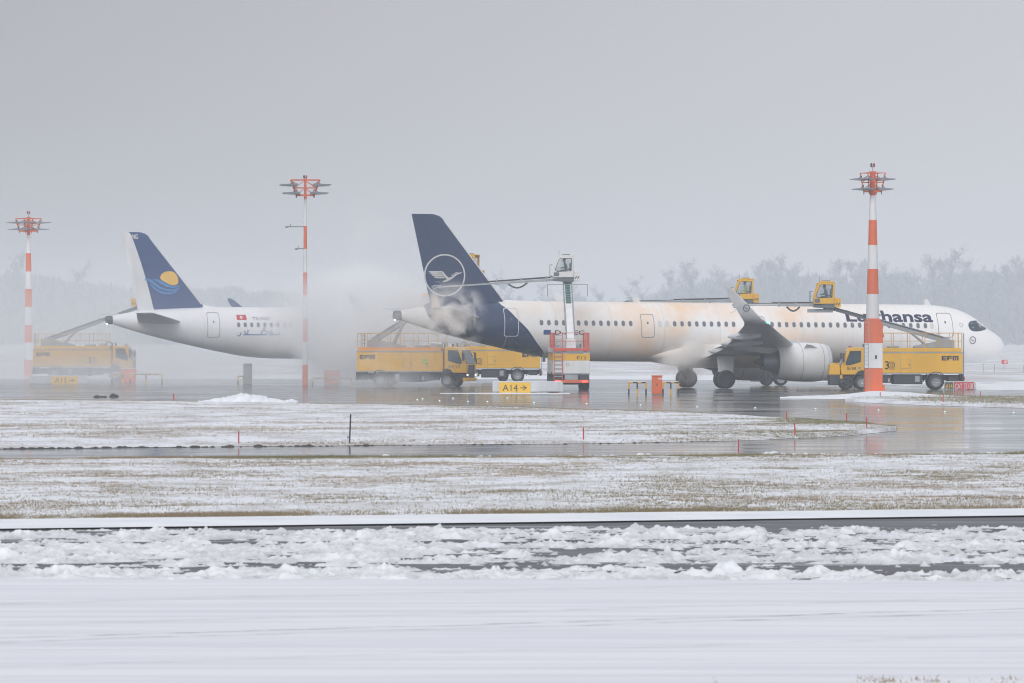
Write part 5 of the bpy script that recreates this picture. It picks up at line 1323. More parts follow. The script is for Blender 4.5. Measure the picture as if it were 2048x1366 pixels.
        nz = MB().tube(e_, e_+Vector((.35, 0, -.18)), .06, 8).tube(e_+Vector((.1, .12, .12)), e_+Vector((.42, .12, .02)), .045, 8).tube(e_+Vector((.05, -.12, .1)), e_+Vector((.40, -.12, -.05)), .045, 8)
        nz.box(e_.x-.25, e_.x+.06, -.16, .16, e_.z-.08, e_.z+.14).path([e_+Vector((-.2, .15, .14)), e_+Vector((-.1, .15, .36)), e_+Vector((.2, .15, .34))], .015, 5).path([e_+Vector((0, -.2, 0)), e_+Vector((.25, -.2, -.42)), e_+Vector((.55, -.2, -.55))], .014, 5)
        nz.build('nozzle', M['boom'], nb)
    Tc = cab_on_boom_flat(root, Tt, cabmat if not white else M['truck_white'])
    return root, Tt, Tc
def cab_on_boom_flat(root, Tt, mat):
    """the cab frame pieces hang on the turret part so the tree stays three deep"""
    T = cab_on_boom(root, mat, (0, 0, 0), 0)
    T.parent = Tt; T.location = (.25, 0, .22)
    off = Vector((.25, 0, .22))
    for o_ in list(T.children):
        o_.parent = Tt; o_.location = o_.location + off
    bpy.context.view_layer.update()
    T.parent = None; T.matrix_world = Tt.matrix_world @ Matrix.Translation(off)
    return T
def finish(T): bpy.data.objects.remove(T)

def at_ground(px, Y, ofs=0.0): return Vector(((px-CX)/F*Y, Y, 0))
# E8, right, in front of the airliner nose, heading left
Y8 = 353.4
o8 = at_ground(1656, Y8)+Vector((4.53, 0, 0))
r8, t8, c8 = truck('yellow de-icing truck E8 with raised yellow cab, behind the tall right mast', o8, R(180), M['yellow'], None, M['yellow'], M['yellow_rail'], 'E8', R(15.6), 8.42, 0, (6.0, .02), M['yellow'], deck=True)
person_in(r8, c8, M['jacket'], M['cap'], 'dark clad operator with a cap in the yellow cab nearer the tall mast', .06); finish(c8)
# the one beyond the fuselage
Yf = 383
of = at_ground(1500, Yf)+Vector((4.53, 0, 0))
rf, tf, cf = truck('yellow de-icing truck beyond the fuselage, only its high cab and wheels showing', of, R(180), M['yellow'], None, M['yellow'], M['yellow_rail'], None, R(18.6), 8.75, 0, (8.6, -.12), M['yellow'], deck=True)
person_in(rf, cf, M['hivis'], M['helmet'], 'operator in yellow jacket and brown helmet in the cab above the wingtip', .02, 'helmet'); finish(cf)
# E12, white, seen from behind, heading away
o12 = at_ground(1135.5, 351.6)
r12, t12, c12 = truck('white de-icing truck E12 with red railings and yellow band, seen from behind', o12, R(90+2.5), M['truck_white'], M['yellow'], M['truck_white'], M['rail_red'], 'E12', R(30.5), 8.0, R(90-2.5), (8.75, -.55), M['truck_white'], white=True, logo30=False, green=True, rear_lit=True, boom_yaw=R(-1.2))
person_in(r12, c12, M['jacket'], M['cap'], 'dark clad operator leaning forward in the white cab on the highest boom', .05); finish(c12)
# E17, right end facing us a little
o17 = at_ground(842, 372.6)
r17, t17, c17 = truck('yellow de-icing truck E17 with lit headlight under the dark blue tail', o17, R(-17), M['yellow'], None, M['amber'], M['yellow_rail'], 'E17', R(31), 8.5, R(180), None, M['yellow'], logo30=False, logo_green=True)
finish(c17)
# the truck farther back, heading left
o30 = at_ground(872, 412)+Vector((3.75, 0, 0))
r30, t30, c30 = truck('yellow de-icing truck partly hidden between the cab of E17 and the white truck', o30, R(180), M['yellow'], None, M['yellow'], M['yellow_rail'], None, R(14), 8.0, 0, None, M['yellow'])
finish(c30)
# the far left one in the mist
o13 = at_ground(178, 430)
r13, t13, c13 = truck('faded yellow de-icing truck in the mist at the far left', o13, R(-4), M['yellow'], None, M['yellow'], M['yellow_rail'], None, R(19.5), 8.4, 0, None, M['yellow'])
finish(c13)

# ================================================================== MASTS, SIGNS AND SMALL APRON FURNITURE
def mast(px, Y, base_y, top_y, bands, widths, head_rot, label, head_half, panel=True, arms=(), thick_below=None):
    """tapered red and white floodlight mast: bands = photo heights of the colour changes from the top down, first is red"""
    b = P(px, base_y, Y); sc_ = Y/F
    root = empty('floodlight_mast', (b.x, Y, 0)); tag(root, label, 'light mast', 'red and white floodlight masts')
    zz = lambda y: EYE+(HZ-y)*sc_
    wid = lambda y: float(np.interp(y, [a for a, _ in widths], [c for _, c in widths]))*sc_/2
    for i in range(len(bands)-1):
        y0, y1 = bands[i], bands[i+1]
        MB().lathe([(zz(y1)+.002*(i % 2), wid(y1)), ((zz(y0)+zz(y1))/2, wid((y0+y1)/2)), (zz(y0), wid(y0))], (0, 0, 0), 'z', 16, True).build('pole_section', M['orange'] if i % 2 == 0 else M['white'], root, smooth=True)
    hb, ht = bands[0]+(bands[1]-bands[0])*.62, bands[0]+3
    zb, zm, zt = zz(bands[1]-8), zz((bands[1]-8+bands[0]+4)/2), zz(bands[0]+3)
    rb, rt = head_half[0]*sc_, head_half[1]*sc_
    c4 = lambda r, z: [Vector((r*math.cos(head_rot+math.pi/2*k+math.pi/4), r*math.sin(head_rot+math.pi/2*k+math.pi/4), z)) for k in range(4)]
    B4, M4, T4 = c4(rb, zb), c4((rb+rt)/2, zm), c4(rt, zt)
    th = .043*Y/330
    legs = [0, 1, 2, 3]
    for k in legs: MB().beam(B4[k], T4[k], th*1.3, th*1.3).build('head_leg', M['orange'], root)
    for nm, R4 in (('bottom_ring', B4), ('middle_ring', M4), ('top_ring', T4)):
        mb = MB()
        for k in legs: mb.beam(R4[k], R4[(k+1) % 4], th*(1.7 if nm == 'bottom_ring' else .9), th*(1.9 if nm == 'bottom_ring' else .9))
        mb.build(nm, M['orange'], root)
    for k in legs:
        mb = MB()
        mb.tube(T4[k], (0, 0, zt), th*.5, 6).tube(M4[k], (0, 0, zm), th*.45, 6).tube(M4[k], (0, 0, zt-.05), th*.45, 6).tube(B4[k], (0, 0, zm), th*.45, 6)
        mb.build('brace', M['orange'], root)
        for R4, off in ((M4, .18), (B4, .12)):
            d = Vector((R4[k].x, R4[k].y, 0)).normalized(); s_ = Vector((-d.y, d.x, 0)); c = R4[k]+d*.12+Vector((0, 0, off))
            ln = rt*.72; hw = .30*Y/330
            fl = MB()
            a, e_ = c-d*.15, c+d*ln
            fl.add([a-s_*hw+Vector((0,0,.12)), a+s_*hw+Vector((0,0,.12)), e_+s_*hw*.8+Vector((0,0,.05)), e_-s_*hw*.8+Vector((0,0,.05)), a-s_*hw-Vector((0,0,.07)), a+s_*hw-Vector((0,0,.07)), e_+s_*hw*.8, e_-s_*hw*.8],
                   [(0,1,2,3),(7,6,5,4),(0,4,5,1),(1,5,6,2),(2,6,7,3),(3,7,4,0)])
            fo = fl.build('floodlight', M['flood'], root)
            MB().tube(c+s_*hw*.7+Vector((0,0,.1)), R4[k]+d*.02+Vector((0,0,.42)), .022, 5).tube(c-s_*hw*.7+Vector((0,0,.1)), R4[k]+d*.02+Vector((0,0,.42)), .022, 5).build('floodlight_bracket', M['lamp_dark'], fo)
        MB().tube(B4[k], B4[k]-Vector((0, 0, .18)), .03, 5).build('hook', M['lamp_dark'], root)
    MB().tube((0, 0, zt-.04), (0, 0, zt+.10), wid(bands[0])*1.35, 12).build('head_cap', M['orange'], root)
    bt = zz(top_y)
    st = MB().tube((0, 0, zt+.1), (0, 0, bt-.22), .03, 6).tube((-.09, 0, bt-.25), (.09, 0, bt-.25), .025, 6).build('beacon_stand', M['steel'], root)
    for x_, m_ in ((-.085, M['lamp_dark']), (.085, M['lamp_red'])):
        MB().lathe([(-.24, .05), (-.22, .07), (-.06, .07), (-.02, .04), (0, .001)], (x_, 0, bt), 'z', 10).build('beacon', m_, root, smooth=True)
    for (ay, ax) in arms:
        z = zz(ay); x1 = (ax-px)*sc_
        MB().tube((0, 0, z), (x1, -.02, z), .03, 6).tube((x1*.82, -.02, z), (x1*.82, -.02, z+.22), .025, 5).tube((x1-.12, -.02, z-.03), (x1+.1, -.02, z-.01), .05, 6).build('sensor_arm', M['lamp_dark'], root)
    return root, zz, wid
WR = [(330, 11), (390, 11.5), (440, 16), (490, 18.5), (538, 21), (588, 24), (637, 27), (690, 29), (787, 32)]
mr_root, zz, wid = mast(1745.5, 328, 787.5, 326, [343, 391, 440, 490, 538, 588, 637, 686, 736.5, 787.5], WR, R(20), 'tallest red and white floodlight mast, standing before the nose of the long airliner', (19, 27))
# cladding box, ladder cage and feet of the near mast
s_ = 328/F
lx = lambda px: (px-1745.5)*s_
for i, (ya, yb, mm) in enumerate(((640, 686, 'orange'), (686.2, 736.3, 'white'), (736.5, 787.5, 'orange'))):
    mb = MB().box(lx(1728.5), lx(1764), -.60, .45, zz(yb), zz(ya)+(0 if i == 0 else -.004))
    if i == 0: mb = MB().prism([(lx(1728.5), zz(686)), (lx(1764.5), zz(686)), (lx(1764.5), zz(648)), (lx(1759), zz(638.5)), (lx(1733), zz(638.5)), (lx(1728.5), zz(645))], -.60, .45)
    mb.build('cladding_panel', M[mm], mr_root, bevel=.02)
MB().prism([(lx(1764.5), zz(676)), (lx(1768), zz(673)), (lx(1766), zz(667)), (lx(1763), zz(664))], -.3, .2).build('cable_cover', M['orange'], mr_root)
MB().box(lx(1727.3), lx(1736.5), -.66, -.55, zz(787.3), zz(640)).build('ladder_channel', paint('weathered_orange_panel', (.60, .13, .07), .6), mr_root) if False else None
mb = MB()
for k in range(19): 
    z = zz(784)+(zz(640)-zz(784))*k/18; mb.box(lx(1729), lx(1735.5), -.645, -.602, z-.012, z+.012)
mb.box(lx(1735.3), lx(1736.2), -.645, -.602, zz(786), zz(640))
mb.build('ladder', M['steel'], mr_root)
MB().box(lx(1748.5), lx(1752.5), -.63, -.602, zz(717.5), zz(710.5)).build('switch_box', M['lamp_dark'], mr_root)
for a, b in ((1728, 1733), (1759, 1768)):
    MB().prism([(lx(a)-.03, zz(789)), (lx(b)+.03, zz(789)), (lx(b), zz(770 if a > 1750 else 783)), (lx(a), zz(780 if a > 1750 else 783))], -.68, .52).build('base_plate', M['orange'], mr_root)
mast(610.5, 387, 770, 350, [357, 398.5, 452, 498, 545, 591, 637, 684, 729.5, 770], [(350, 5), (400, 5.6), (770, 11.5)], R(4), 'slim red and white mast rising from the steam between the two airliners', (25, 40), arms=((453.5, 574), (497.5, 593)))
mast(57, 459, 755, 422, [434, 470, 506.5, 543, 578, 614, 650, 685, 720, 757], [(430, 6.2), (470, 7.6), (543, 12), (755, 19)], R(32), 'faded red and white mast swallowed by mist above the yellow arrow sign', (19, 27))

def board(x0, x1, y0, y1, Y, depth, name, mat, parent, ofs=0.0, bevel=0):
    a, b = P(x0, y1, Y), P(x1, y0, Y); r = parent.location
    return MB().box(a.x-r.x, b.x-r.x, a.y-ofs-r.y, a.y-ofs+depth-r.y, a.z, b.z).build(name, mat, parent, bevel=bevel)
def flat_text(txt, x0, x1, y0, y1, Y, mat, parent, bold=.01, ofs=.0, spacing=1.0, label=None, name='lettering'):
    a, b = P(x0, y1, Y), P(x1, y0, Y); r = parent.location
    return lettering(name, txt, lambda u, v: Vector((u-r.x, Y-ofs-r.y, v)), a.x, b.x, a.z, b.z, mat, parent, bold, spacing=spacing, label=label)
def arrow(x0, x1, yc, h, Y, mat, parent, ofs):
    r = parent.location; a = P(x0, yc, Y); b = P(x1, yc, Y); hh = h*Y/F; t_ = .055
    pts = join_shapes(polys([(a.x, a.z-t_/2), (b.x-.02, a.z-t_/2), (b.x-.02, a.z+t_/2), (a.x, a.z+t_/2)]), stroke([(b.x-hh*.75, a.z+hh/2), (b.x, a.z), (b.x-hh*.75, a.z-hh/2)], t_))
    decal('arrow', *pts, lambda u, v: Vector((u-r.x, Y-ofs-r.y, v)), mat, parent)
def sign_case(name, label, x0, x1, y0, y1, Y):
    c = P((x0+x1)/2, y1, Y); root = empty(name, (c.x, Y, 0)); tag(root, label, 'sign', 'taxiway guidance signs')
    a, b = P(x0, y1, Y), P(x1, y0, Y); h = b.z
    n = max(3, int((b.x-a.x)/1.3))
    MB().prism([(a.x-c.x, .08), (b.x-c.x, .08), (b.x-c.x, h-.10), (b.x-c.x-.10, h), (a.x-c.x+.06, h), (a.x-c.x, h-.06)], -.20, .20).build('case', M['sign_grey'], root, bevel=.03)
    for k in range(n+1):
        x = a.x-c.x+.12+(b.x-a.x-.24)*k/n
        MB().box(x-.08, x+.08, -.24, .24, 0, .10).build('foot', M['steel'], root)
        if 0 < k < n: MB().box(x-.012, x+.012, -.212, .212, .07, h+.012).build('case_seam', M['steel'], root)
    MB().box(a.x-c.x+.05, b.x-c.x-.05, -.22, .22, h+.002, h+.035).build('snow_cap', M['clean_snow'], root, bevel=.015)
    return root
YS = 331
s1 = sign_case('taxiway_sign', 'long pale sign case with yellow A14 arrow panel before the white truck', 985, 1126.5, 763.5, 786, YS)
board(998.5, 1061, 764.8, 785.6, YS, .03, 'panel', M['sign_yellow'], s1, .225, .01)
flat_text('A14', 1005, 1035.5, 769.2, 782, YS, M['ink'], s1, .0, .231, label='dark letters A14')
arrow(1041, 1053, 775.6, 9, YS, M['ink'], s1, .231)
YS = 391
s2 = sign_case('taxiway_sign', 'sign with yellow A13 arrow panel, dim in the mist', 58, 176, 752, 769, YS)
board(104, 156, 752.7, 768.6, YS, .03, 'panel', M['sign_yellow'], s2, .225, .01)
flat_text('A13', 109.5, 133.5, 755.5, 766, YS, M['ink'], s2, .0, .231, label='dark letters A13')
arrow(139, 149, 761, 7, YS, M['ink'], s2, .231)
YS = 351
s3 = sign_case('taxiway_sign', 'low sign with black A14 and red CAT II/III panels by the truck tail', 1888, 1952, 763.5, 779.4, YS)
board(1889.5, 1905.5, 764.5, 779, YS, .03, 'panel', M['sign_black'], s3, .225, .01)
board(1907.5, 1947.5, 764.2, 779.2, YS, .03, 'panel', M['sign_red'], s3, .225, .01)
flat_text('A14', 1891, 1904.2, 767.3, 777.2, YS, M['yellow_ink'], s3, .012, .231, label='yellow letters A14')
flat_text('CAT', 1909.5, 1924, 767, 777.5, YS, M['white_ink'], s3, .012, .231, label='white letters CAT')
ax = lambda x, y: (P(x, y, YS).x, P(x, y, YS).z)
rs = []
for xs_, x0, x1 in (((1929.2, 1932.8), 1927, 1935), ((1939.6, 1942, 1944.4), 1937.4, 1946.6)):
    for x in xs_: rs.append(polys([ax(x-.55, 777.5), ax(x+.55, 777.5), ax(x+.55, 767), ax(x-.55, 767)]))
    for y0, y1 in ((766.9, 767.9), (776.7, 777.7)): rs.append(polys([ax(x0, y1), ax(x1, y1), ax(x1, y0), ax(x0, y0)]))
rs.append(polys([ax(1934.4, 777.6), ax(1935.4, 777.6), ax(1938.2, 766.9), ax(1937.2, 766.9)]))
r_ = s3.location
decal('lettering', *join_shapes(*rs), lambda u, v: Vector((u-r_.x, YS-.231-r_.y, v)), M['white_ink'], s3, label='white Roman numerals II/III')
YS = 560
c = P(2008, 737, YS)
s4 = empty('distance_sign', (c.x, YS, 0)); tag(s4, 'tiny far red sign with white 07 in the snow field', 'sign')
board(2003, 2015.5, 719.5, 728, YS, .05, 'panel', M['sign_red'], s4, .03)
flat_text('07', 2008.5, 2015, 720.8, 727, YS, M['white_ink'], s4, .02, .036)
MB().tube((0, 0, 0), (0, 0, EYE+(HZ-727)*YS/F), .035, 6).build('post', M['steel'], s4)
for px_, y0, y1 in ((1967.5, 727, 736), (1989, 728, 744), (2047, 731, 738)):
    g_ = P(px_, y1, 520)
    o = empty('marker_post', (g_.x, 520, 0)); tag(o, {1967.5: 'thin grey post in the far snow, just beside the airliner nose', 1989: 'thin grey post in the far snow, below the small 07 sign', 2047: 'thin grey post in the far snow at the right edge'}[px_], 'post', 'thin posts in the far snow')
    MB().tube((0, 0, 0), (0, 0, max(.5, P(px_, y0, 520).z)), .028, 6).build('post', M['steel'], o)

# black and yellow striped hoop barriers
def barrier(x0, x1, y0, y1, label, n_posts=3):
    Y = EYE*F/(y1-HZ); a, b = P(x0, y1, Y), P(x1, y0, Y); c = (a+b)/2
    root = empty('striped_barrier', (c.x, Y, 0)); tag(root, label, 'barrier', 'black and yellow striped barriers')
    w_ = b.x-a.x; h = b.z; r = .055
    for k in range(n_posts):
        x = -w_/2+w_*k/(n_posts-1)
        for j in range(2):
            MB().tube((x, 0, h*j/2), (x, 0, h*(j+1)/2-.01), r, 8).build('post_section', M['yellow'] if (j+k) % 2 else M['chassis'], root, smooth=True)
    n = max(4, int(round(w_/.28)))
    for j in range(n):
        x = -w_/2+w_*j/n
        MB().tube((x, 0, h), (x+w_/n-.004, 0, h), r, 8).build('rail_section', M['yellow'] if j % 2 == 0 else M['chassis'], root, smooth=True)
    MB().box(-w_/2, w_/2, -.05, .05, h+r*.85, h+r*1.5).build('snow_cap', M['clean_snow'], root)
barrier(1257.5, 1292, 765, 790, 'striped hoop barrier left of the nearer orange cabinet')
barrier(1326, 1357, 765, 790, 'striped hoop barrier right of the nearer orange cabinet')
barrier(224, 246, 748.5, 767, 'pale striped barrier left of the misty red cabinet', 2)
barrier(260, 324, 748.5, 768, 'wide striped barrier crossing before the misty red cabinet')
barrier(476, 487, 752.5, 768, 'short striped barrier stub beside the grey stone post', 2)
barrier(625, 702, 756.5, 770, 'long striped barrier almost hidden in steam right of the slim mast', 4)

def cabinet(x0, x1, y0, y1, label, warn=False):
    Y = EYE*F/(y1-HZ)+.3; a, b = P(x0, y1, Y), P(x1, y0, Y); c = (a+b)/2; w_ = (b.x-a.x)/2; h = b.z
    root = empty('utility_cabinet', (c.x, Y, 0)); tag(root, label, 'cabinet', 'orange utility cabinets')
    MB().box(-w_, w_, -.3, .3, .06, h).build('housing', M['orange'], root, bevel=.02)
    MB().box(-w_-.03, w_+.03, -.33, .33, h+.002, h+.05).build('lid', M['orange'], root, bevel=.015)
    MB().box(-w_*.9, w_*.9, -.28, .28, 0, .06).build('plinth', M['concrete'], root)
    for sx_ in (-1, 1):
        d = MB().box(min(sx_*w_*.04, sx_*w_*.94), max(sx_*w_*.04, sx_*w_*.94), -.318, -.302, .12, h-.06).build('door', M['orange'], root, bevel=.008)
        MB().box(sx_*w_*.12-.015, sx_*w_*.12+.015, -.335, -.319, h*.5, h*.5+.12).build('handle', M['lamp_dark'], d)
    MB().box(-w_*.95, w_*.95, -.28, .28, h+.052, h+.09).build('snow_cap', M['clean_snow'], root, bevel=.02)
    if warn:
        for k in range(3):
            x = w_*(.18+.26*k)
            decal('warning_stripe', *polys([(x, h-.20), (x+.06, h-.20), (x+.11, h-.09), (x+.05, h-.09)]), lambda u, v: Vector((u, -.322, v)), M['white_ink'], root)
cabinet(1303.5, 1324, 752.5, 790, 'orange cabinet between two striped barriers, nearest to the wheels', True)
cabinet(241, 271.5, 739, 767, 'misty red cabinet in front of the leftmost truck cab')
cabinet(648.5, 680, 741, 769.5, 'dim orange cabinet in the steam beside the slim mast')
Y = EYE*F/(769-HZ); a, b = P(487, 769, Y), P(504, 726.5, Y)
root = empty('stone_post', ((a.x+b.x)/2, Y, 0)); tag(root, 'grey concrete post under the rear of the left airliner', 'post')
w_ = (b.x-a.x)/2
MB().box(-w_, w_, -.3, .3, 0, b.z-.07).build('shaft', M['concrete'], root, bevel=.03)
MB().box(-w_-.02, w_+.02, -.32, .32, b.z-.068, b.z-.02).build('cap', M['concrete'], root, bevel=.015)
MB().box(-w_*.9, w_*.9, -.27, .27, b.z-.018, b.z+.02).build('snow_cap', M['clean_snow'], root, bevel=.015)

# red marker stakes, one dark pole
def stake(px, y0, y1, lean, label, r=.022):
    g_ = G(px, y1); h = (y1-y0)*g_.y/F
    o = empty('marker_stake', (g_.x, g_.y, 0), (0, R(lean), 0)); o.location.z = .16; tag(o, label, 'marker stake', 'red marker stakes')
    MB().tube((0, 0, -.05), (0, 0, h), r*g_.y/170, 7).build('rod', M['stake_red'], o)
    MB().lathe([(h, r*g_.y/170*1.15), (h+.03, r*g_.y/170*.6), (h+.032, .001)], (0, 0, 0), 'z', 7, True).build('cap', M['stake_red'], o)
stake(348, 794, 805, -8, 'short red stake leaning at the far left edge of the grass island')
stake(477.5, 875, 894, 0, 'red stake on the near edge of the island, left of the dark pole')
stake(1167, 866, 886, 0, 'red stake on the near edge of the island, below the white truck')
stake(1477, 892, 914, 1, 'nearest red stake, on the far edge of the verge grass')
stake(1573.5, 832, 846, 0, 'red stake at the far edge of the island near its tip')
stake(1590, 857, 876, -3, 'red stake at the near edge of the island near its tip')
stake(1693.5, 836, 852, -2, 'red stake standing in snow just before the island tip')
stake(1733.5, 845, 863, -2, 'red stake nearest to the island tip')
stake(1886.5, 796, 809, 0, 'red stake on the grass strip right of the tall mast', .016)
stake(1760.5, 791, 799, 0, 'small dark red stake in the snow at the tall mast foot', .014)
stake(1961, 789, 797, 0, 'small dark red stake behind the grass strip, under the red sign', .014)
g_ = G(699, 889); h = 61*g_.y/F
o = empty('marker_pole', (g_.x, g_.y, 0), (0, R(2.2), 0)); tag(o, 'tall dark pole at the near edge of the grass island', 'marker pole')
MB().tube((0, 0, -.05), (0, 0, h), .027, 8).build('rod', M['ink'], o)
MB().box(-.085, -.035, -.03, .03, .06, .22).build('reflector', M['sign_grey'], o)
MB().box(-.088, -.032, -.033, .033, .221, .26).build('reflector_cap', M['flag_blue'], o)

# flush taxiway lights
for li_, (px_, py_) in enumerate(((834.5, 800.4), (845, 798.8), (879, 802.5), (906, 797.5), (936, 804), (974.5, 804.2), (1014.5, 797), (1068, 806.7), (1173, 808.6), (1281, 811.5), (1394, 814), (1510, 817), (1631, 819), (1757, 821.5), (1889.5, 824.5), (2027, 827))):
    g_ = G(px_, py_)
    o = empty('taxiway_light', (g_.x, g_.y, 0)); tag(o, 'small flush taxiway light on wet asphalt, '+['first', 'second', 'third', 'fourth', 'fifth', 'sixth', 'seventh', 'eighth', 'ninth', 'tenth', 'eleventh', 'twelfth', 'thirteenth', 'fourteenth', 'fifteenth', 'last'][li_]+' from the left', 'taxiway light', 'flush taxiway lights')
    MB().lathe([(.0, .10), (.02, .09), (.03, .06)], (0, 0, 0), 'z', 10, True).build('housing', M['steel'], o)
    MB().lathe([(.03, .04), (.055, .03), (.065, .001)], (0, 0, 0), 'z', 8).build('lens', M['taxi_lamp'], o)
# dark clods on the apron at the left
for k, (px_, py_, r) in enumerate(((194, 794.7, .12), (204, 794.6, .08), (209.5, 794.8, .08), (227, 794.2, .2))):
    g_ = G(px_, py_)
    rings = [[(math.cos(i*math.pi/4)*r*1.6*math.cos(j*.5)*(1+.2*math.sin(i*2+k)), math.sin(i*math.pi/4)*r*1.4*math.cos(j*.5), r*.9*math.sin(j*.5)*(1+.25*math.sin(i*1.7+k))) for i in range(8)] for j in range(4)]
    o = MB().loft(rings).build('dirt_clod', M['dirt'], smooth=True); o.location = (g_.x, g_.y, 0)
    tag(o, ['small dark clod, leftmost on the misty apron', 'tiny dark clod second from left on the misty apron', 'tiny dark clod third from left on the misty apron', 'largest dark clod on the misty apron'][k], 'dirt clod', 'dark clods on the apron')

# ---- far bare trees
def tree_variant(seed, tall):
    q = random.Random(seed); H = 1.0
    tr = MB(); pts = [Vector((0, 0, 0))]
    for k in range(1, 7): pts.append(Vector((q.gauss(0, .008*k), q.gauss(0, .008*k), k/7)))
    for i, (a, b) in enumerate(zip(pts[:-1], pts[1:])): tr.tube(a, b, .016*(1-i/7), 6, .016*(1-(i+1)/7))
    tw = MB()
    wide = .17 if tall else .30
    for k in range(34):
        z = q.uniform(.22, .95); a = q.uniform(0, 6.28); i = min(5, int(z*7)); base = pts[i]+(pts[i+1]-pts[i])*(z*7-i) if i < 6 else pts[-1]
        ln = wide*(1.15-z*.75)*q.uniform(.6, 1.15); up_ = q.uniform(.25, 1.1)
        d = Vector((math.cos(a), math.sin(a), up_*(1.6 if tall else .9))); e_ = base+d*ln
        tr.tube(base, e_, .0045, 4, .0015)
        for _ in range(26):
            p = base+(e_-base)*q.uniform(.25, 1.1)+Vector((q.gauss(0, .02), q.gauss(0, .02), q.gauss(0, .02)))
            dd = Vector((q.gauss(0, .6), q.gauss(0, .6), q.uniform(.1, 1))).normalized()*q.uniform(.03, .08); s2 = dd.cross(Vector((q.gauss(0, 1), q.gauss(0, 1), .3))).normalized()*.0042
            tw.add([p-s2, p+s2, p+dd], [(0, 1, 2)])
    return tr.mesh('trunk', M['bark'], fix=False), tw.mesh('crown', M['twigs'], fix=False)
M['bark'] = paint('frosted_hazed_bark', (.20, .205, .215), .9, streak=False)  # frost grey, lightened further to soften contrast the way haze does
M['twigs'] = paint('frosted_hazed_twigs', (.30, .335, .37), .9, streak=False)  # frost plus a pale bluish tint: part of the distance haze is in the colour
var = [tree_variant(300+k, k % 2 == 0) for k in range(7)]
tq = random.Random(5)
TY = 2300
tspots = [(1333, 548, 0), (1366, 532, 0), (1383, 540, 2), (1430, 545, 1), (1455, 552, 3), (1516, 520, 2), (1540, 530, 4), (1560, 524, 0), (1583, 526, 2), (1610, 548, 1), (1650, 548, 3), (1681, 525, 6), (1705, 530, 4), (1725, 528, 2), (1765, 528, 0), (1790, 542, 1), (1822, 545, 3),
          (1866, 520, 2), (1886, 522, 4), (1905, 514, 0), (1926, 528, 6), (1958, 545, 5), (1985, 536, 1), (2012, 528, 4), (2035, 522, 2), (2060, 540, 3), (1290, 566, 5), (1250, 574, 1), (1205, 580, 3), (1160, 570, 5), (330, 545, 1), (150, 530, 3), (40, 522, 0), (1010, 560, 3), (1090, 568, 5)]
ORD = ['first', 'second', 'third', 'fourth', 'fifth', 'sixth', 'seventh', 'eighth', 'ninth', 'tenth', 'eleventh', 'twelfth', 'thirteenth', 'fourteenth', 'fifteenth', 'sixteenth', 'seventeenth', 'eighteenth']
def tree_label(x, k):
    for lo, hi, where in ((-99, 400, 'in mist at the far left'), (400, 1300, 'between the dark fin and the raised wingtip'), (1300, 1735, 'between the rear cabin door and the tall mast'), (1735, 9999, 'right of the tall mast')):
        if lo <= x < hi:
            n_ = sorted(t_[0] for t_ in tspots if lo <= t_[0] < hi).index(x)
            return ('narrow' if k % 2 == 0 else 'broad')+' hazy bare tree, '+ORD[n_]+' from left '+where
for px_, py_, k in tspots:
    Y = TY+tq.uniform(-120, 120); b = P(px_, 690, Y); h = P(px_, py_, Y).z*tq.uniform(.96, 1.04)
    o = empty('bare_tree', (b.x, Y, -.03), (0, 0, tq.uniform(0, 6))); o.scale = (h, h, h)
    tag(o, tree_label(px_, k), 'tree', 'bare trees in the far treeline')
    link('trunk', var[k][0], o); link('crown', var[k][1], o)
# the wood behind them reads as one mass
tw = MB(); g2 = np.random.default_rng(9)
n = 150000
px_ = g2.uniform(-250, 2300, n); Yq = TY+150+g2.uniform(0, 160, n)
Xq = (px_-CX)/F*Yq
hh = (19+10*fbm(Xq*.03, Xq*0, 81, 4)+9*fbm(Xq*.16, Xq*0, 82, 4, .65))*np.interp(px_, [0, 300, 1100, 1250, 1400, 2048], [1.1, .95, .7, .62, 1.0, 1.12])
zq = hh*g2.uniform(0, 1, n)**.95
sz = g2.uniform(.8, 2.4, n); a1 = g2.uniform(0, 6.28, n)
co = np.empty((n, 3, 3), np.float32)
co[:, 0] = np.stack([Xq-sz*.35*np.cos(a1), Yq-sz*.35*np.sin(a1), zq], -1); co[:, 1] = np.stack([Xq+sz*.35*np.cos(a1), Yq+sz*.35*np.sin(a1), zq+.2*sz], -1); co[:, 2] = np.stack([Xq+g2.normal(0, .4, n), Yq, zq+sz*1.5], -1)
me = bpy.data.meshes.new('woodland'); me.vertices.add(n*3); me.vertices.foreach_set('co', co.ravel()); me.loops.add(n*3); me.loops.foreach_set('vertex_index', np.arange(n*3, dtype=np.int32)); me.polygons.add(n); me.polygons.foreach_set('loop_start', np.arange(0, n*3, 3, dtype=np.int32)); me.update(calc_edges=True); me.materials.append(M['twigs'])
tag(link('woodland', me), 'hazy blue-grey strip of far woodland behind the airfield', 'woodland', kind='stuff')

# ================================================================== AIR
hz = MB().box(-1400, 1400, -60, 3000, -1.2, 34).build('haze', None)
m = bpy.data.materials.new('winter_haze'); m.use_nodes = True; t = m.node_tree; t.nodes.clear()
o_ = t.nodes.new('ShaderNodeOutputMaterial'); v_ = t.nodes.new('ShaderNodeVolumePrincipled')
v_.inputs['Color'].default_value = (.91, .96, 1.0, 1); v_.inputs['Density'].default_value = 0.00046
v_.inputs['Anisotropy'].default_value = 0.1
t.links.new(v_.outputs[0], o_.inputs['Volume'])
hz.data.materials.append(m); hz['kind'] = 'stuff'; hz['label'] = 'pale winter haze filling the air over the whole airfield'

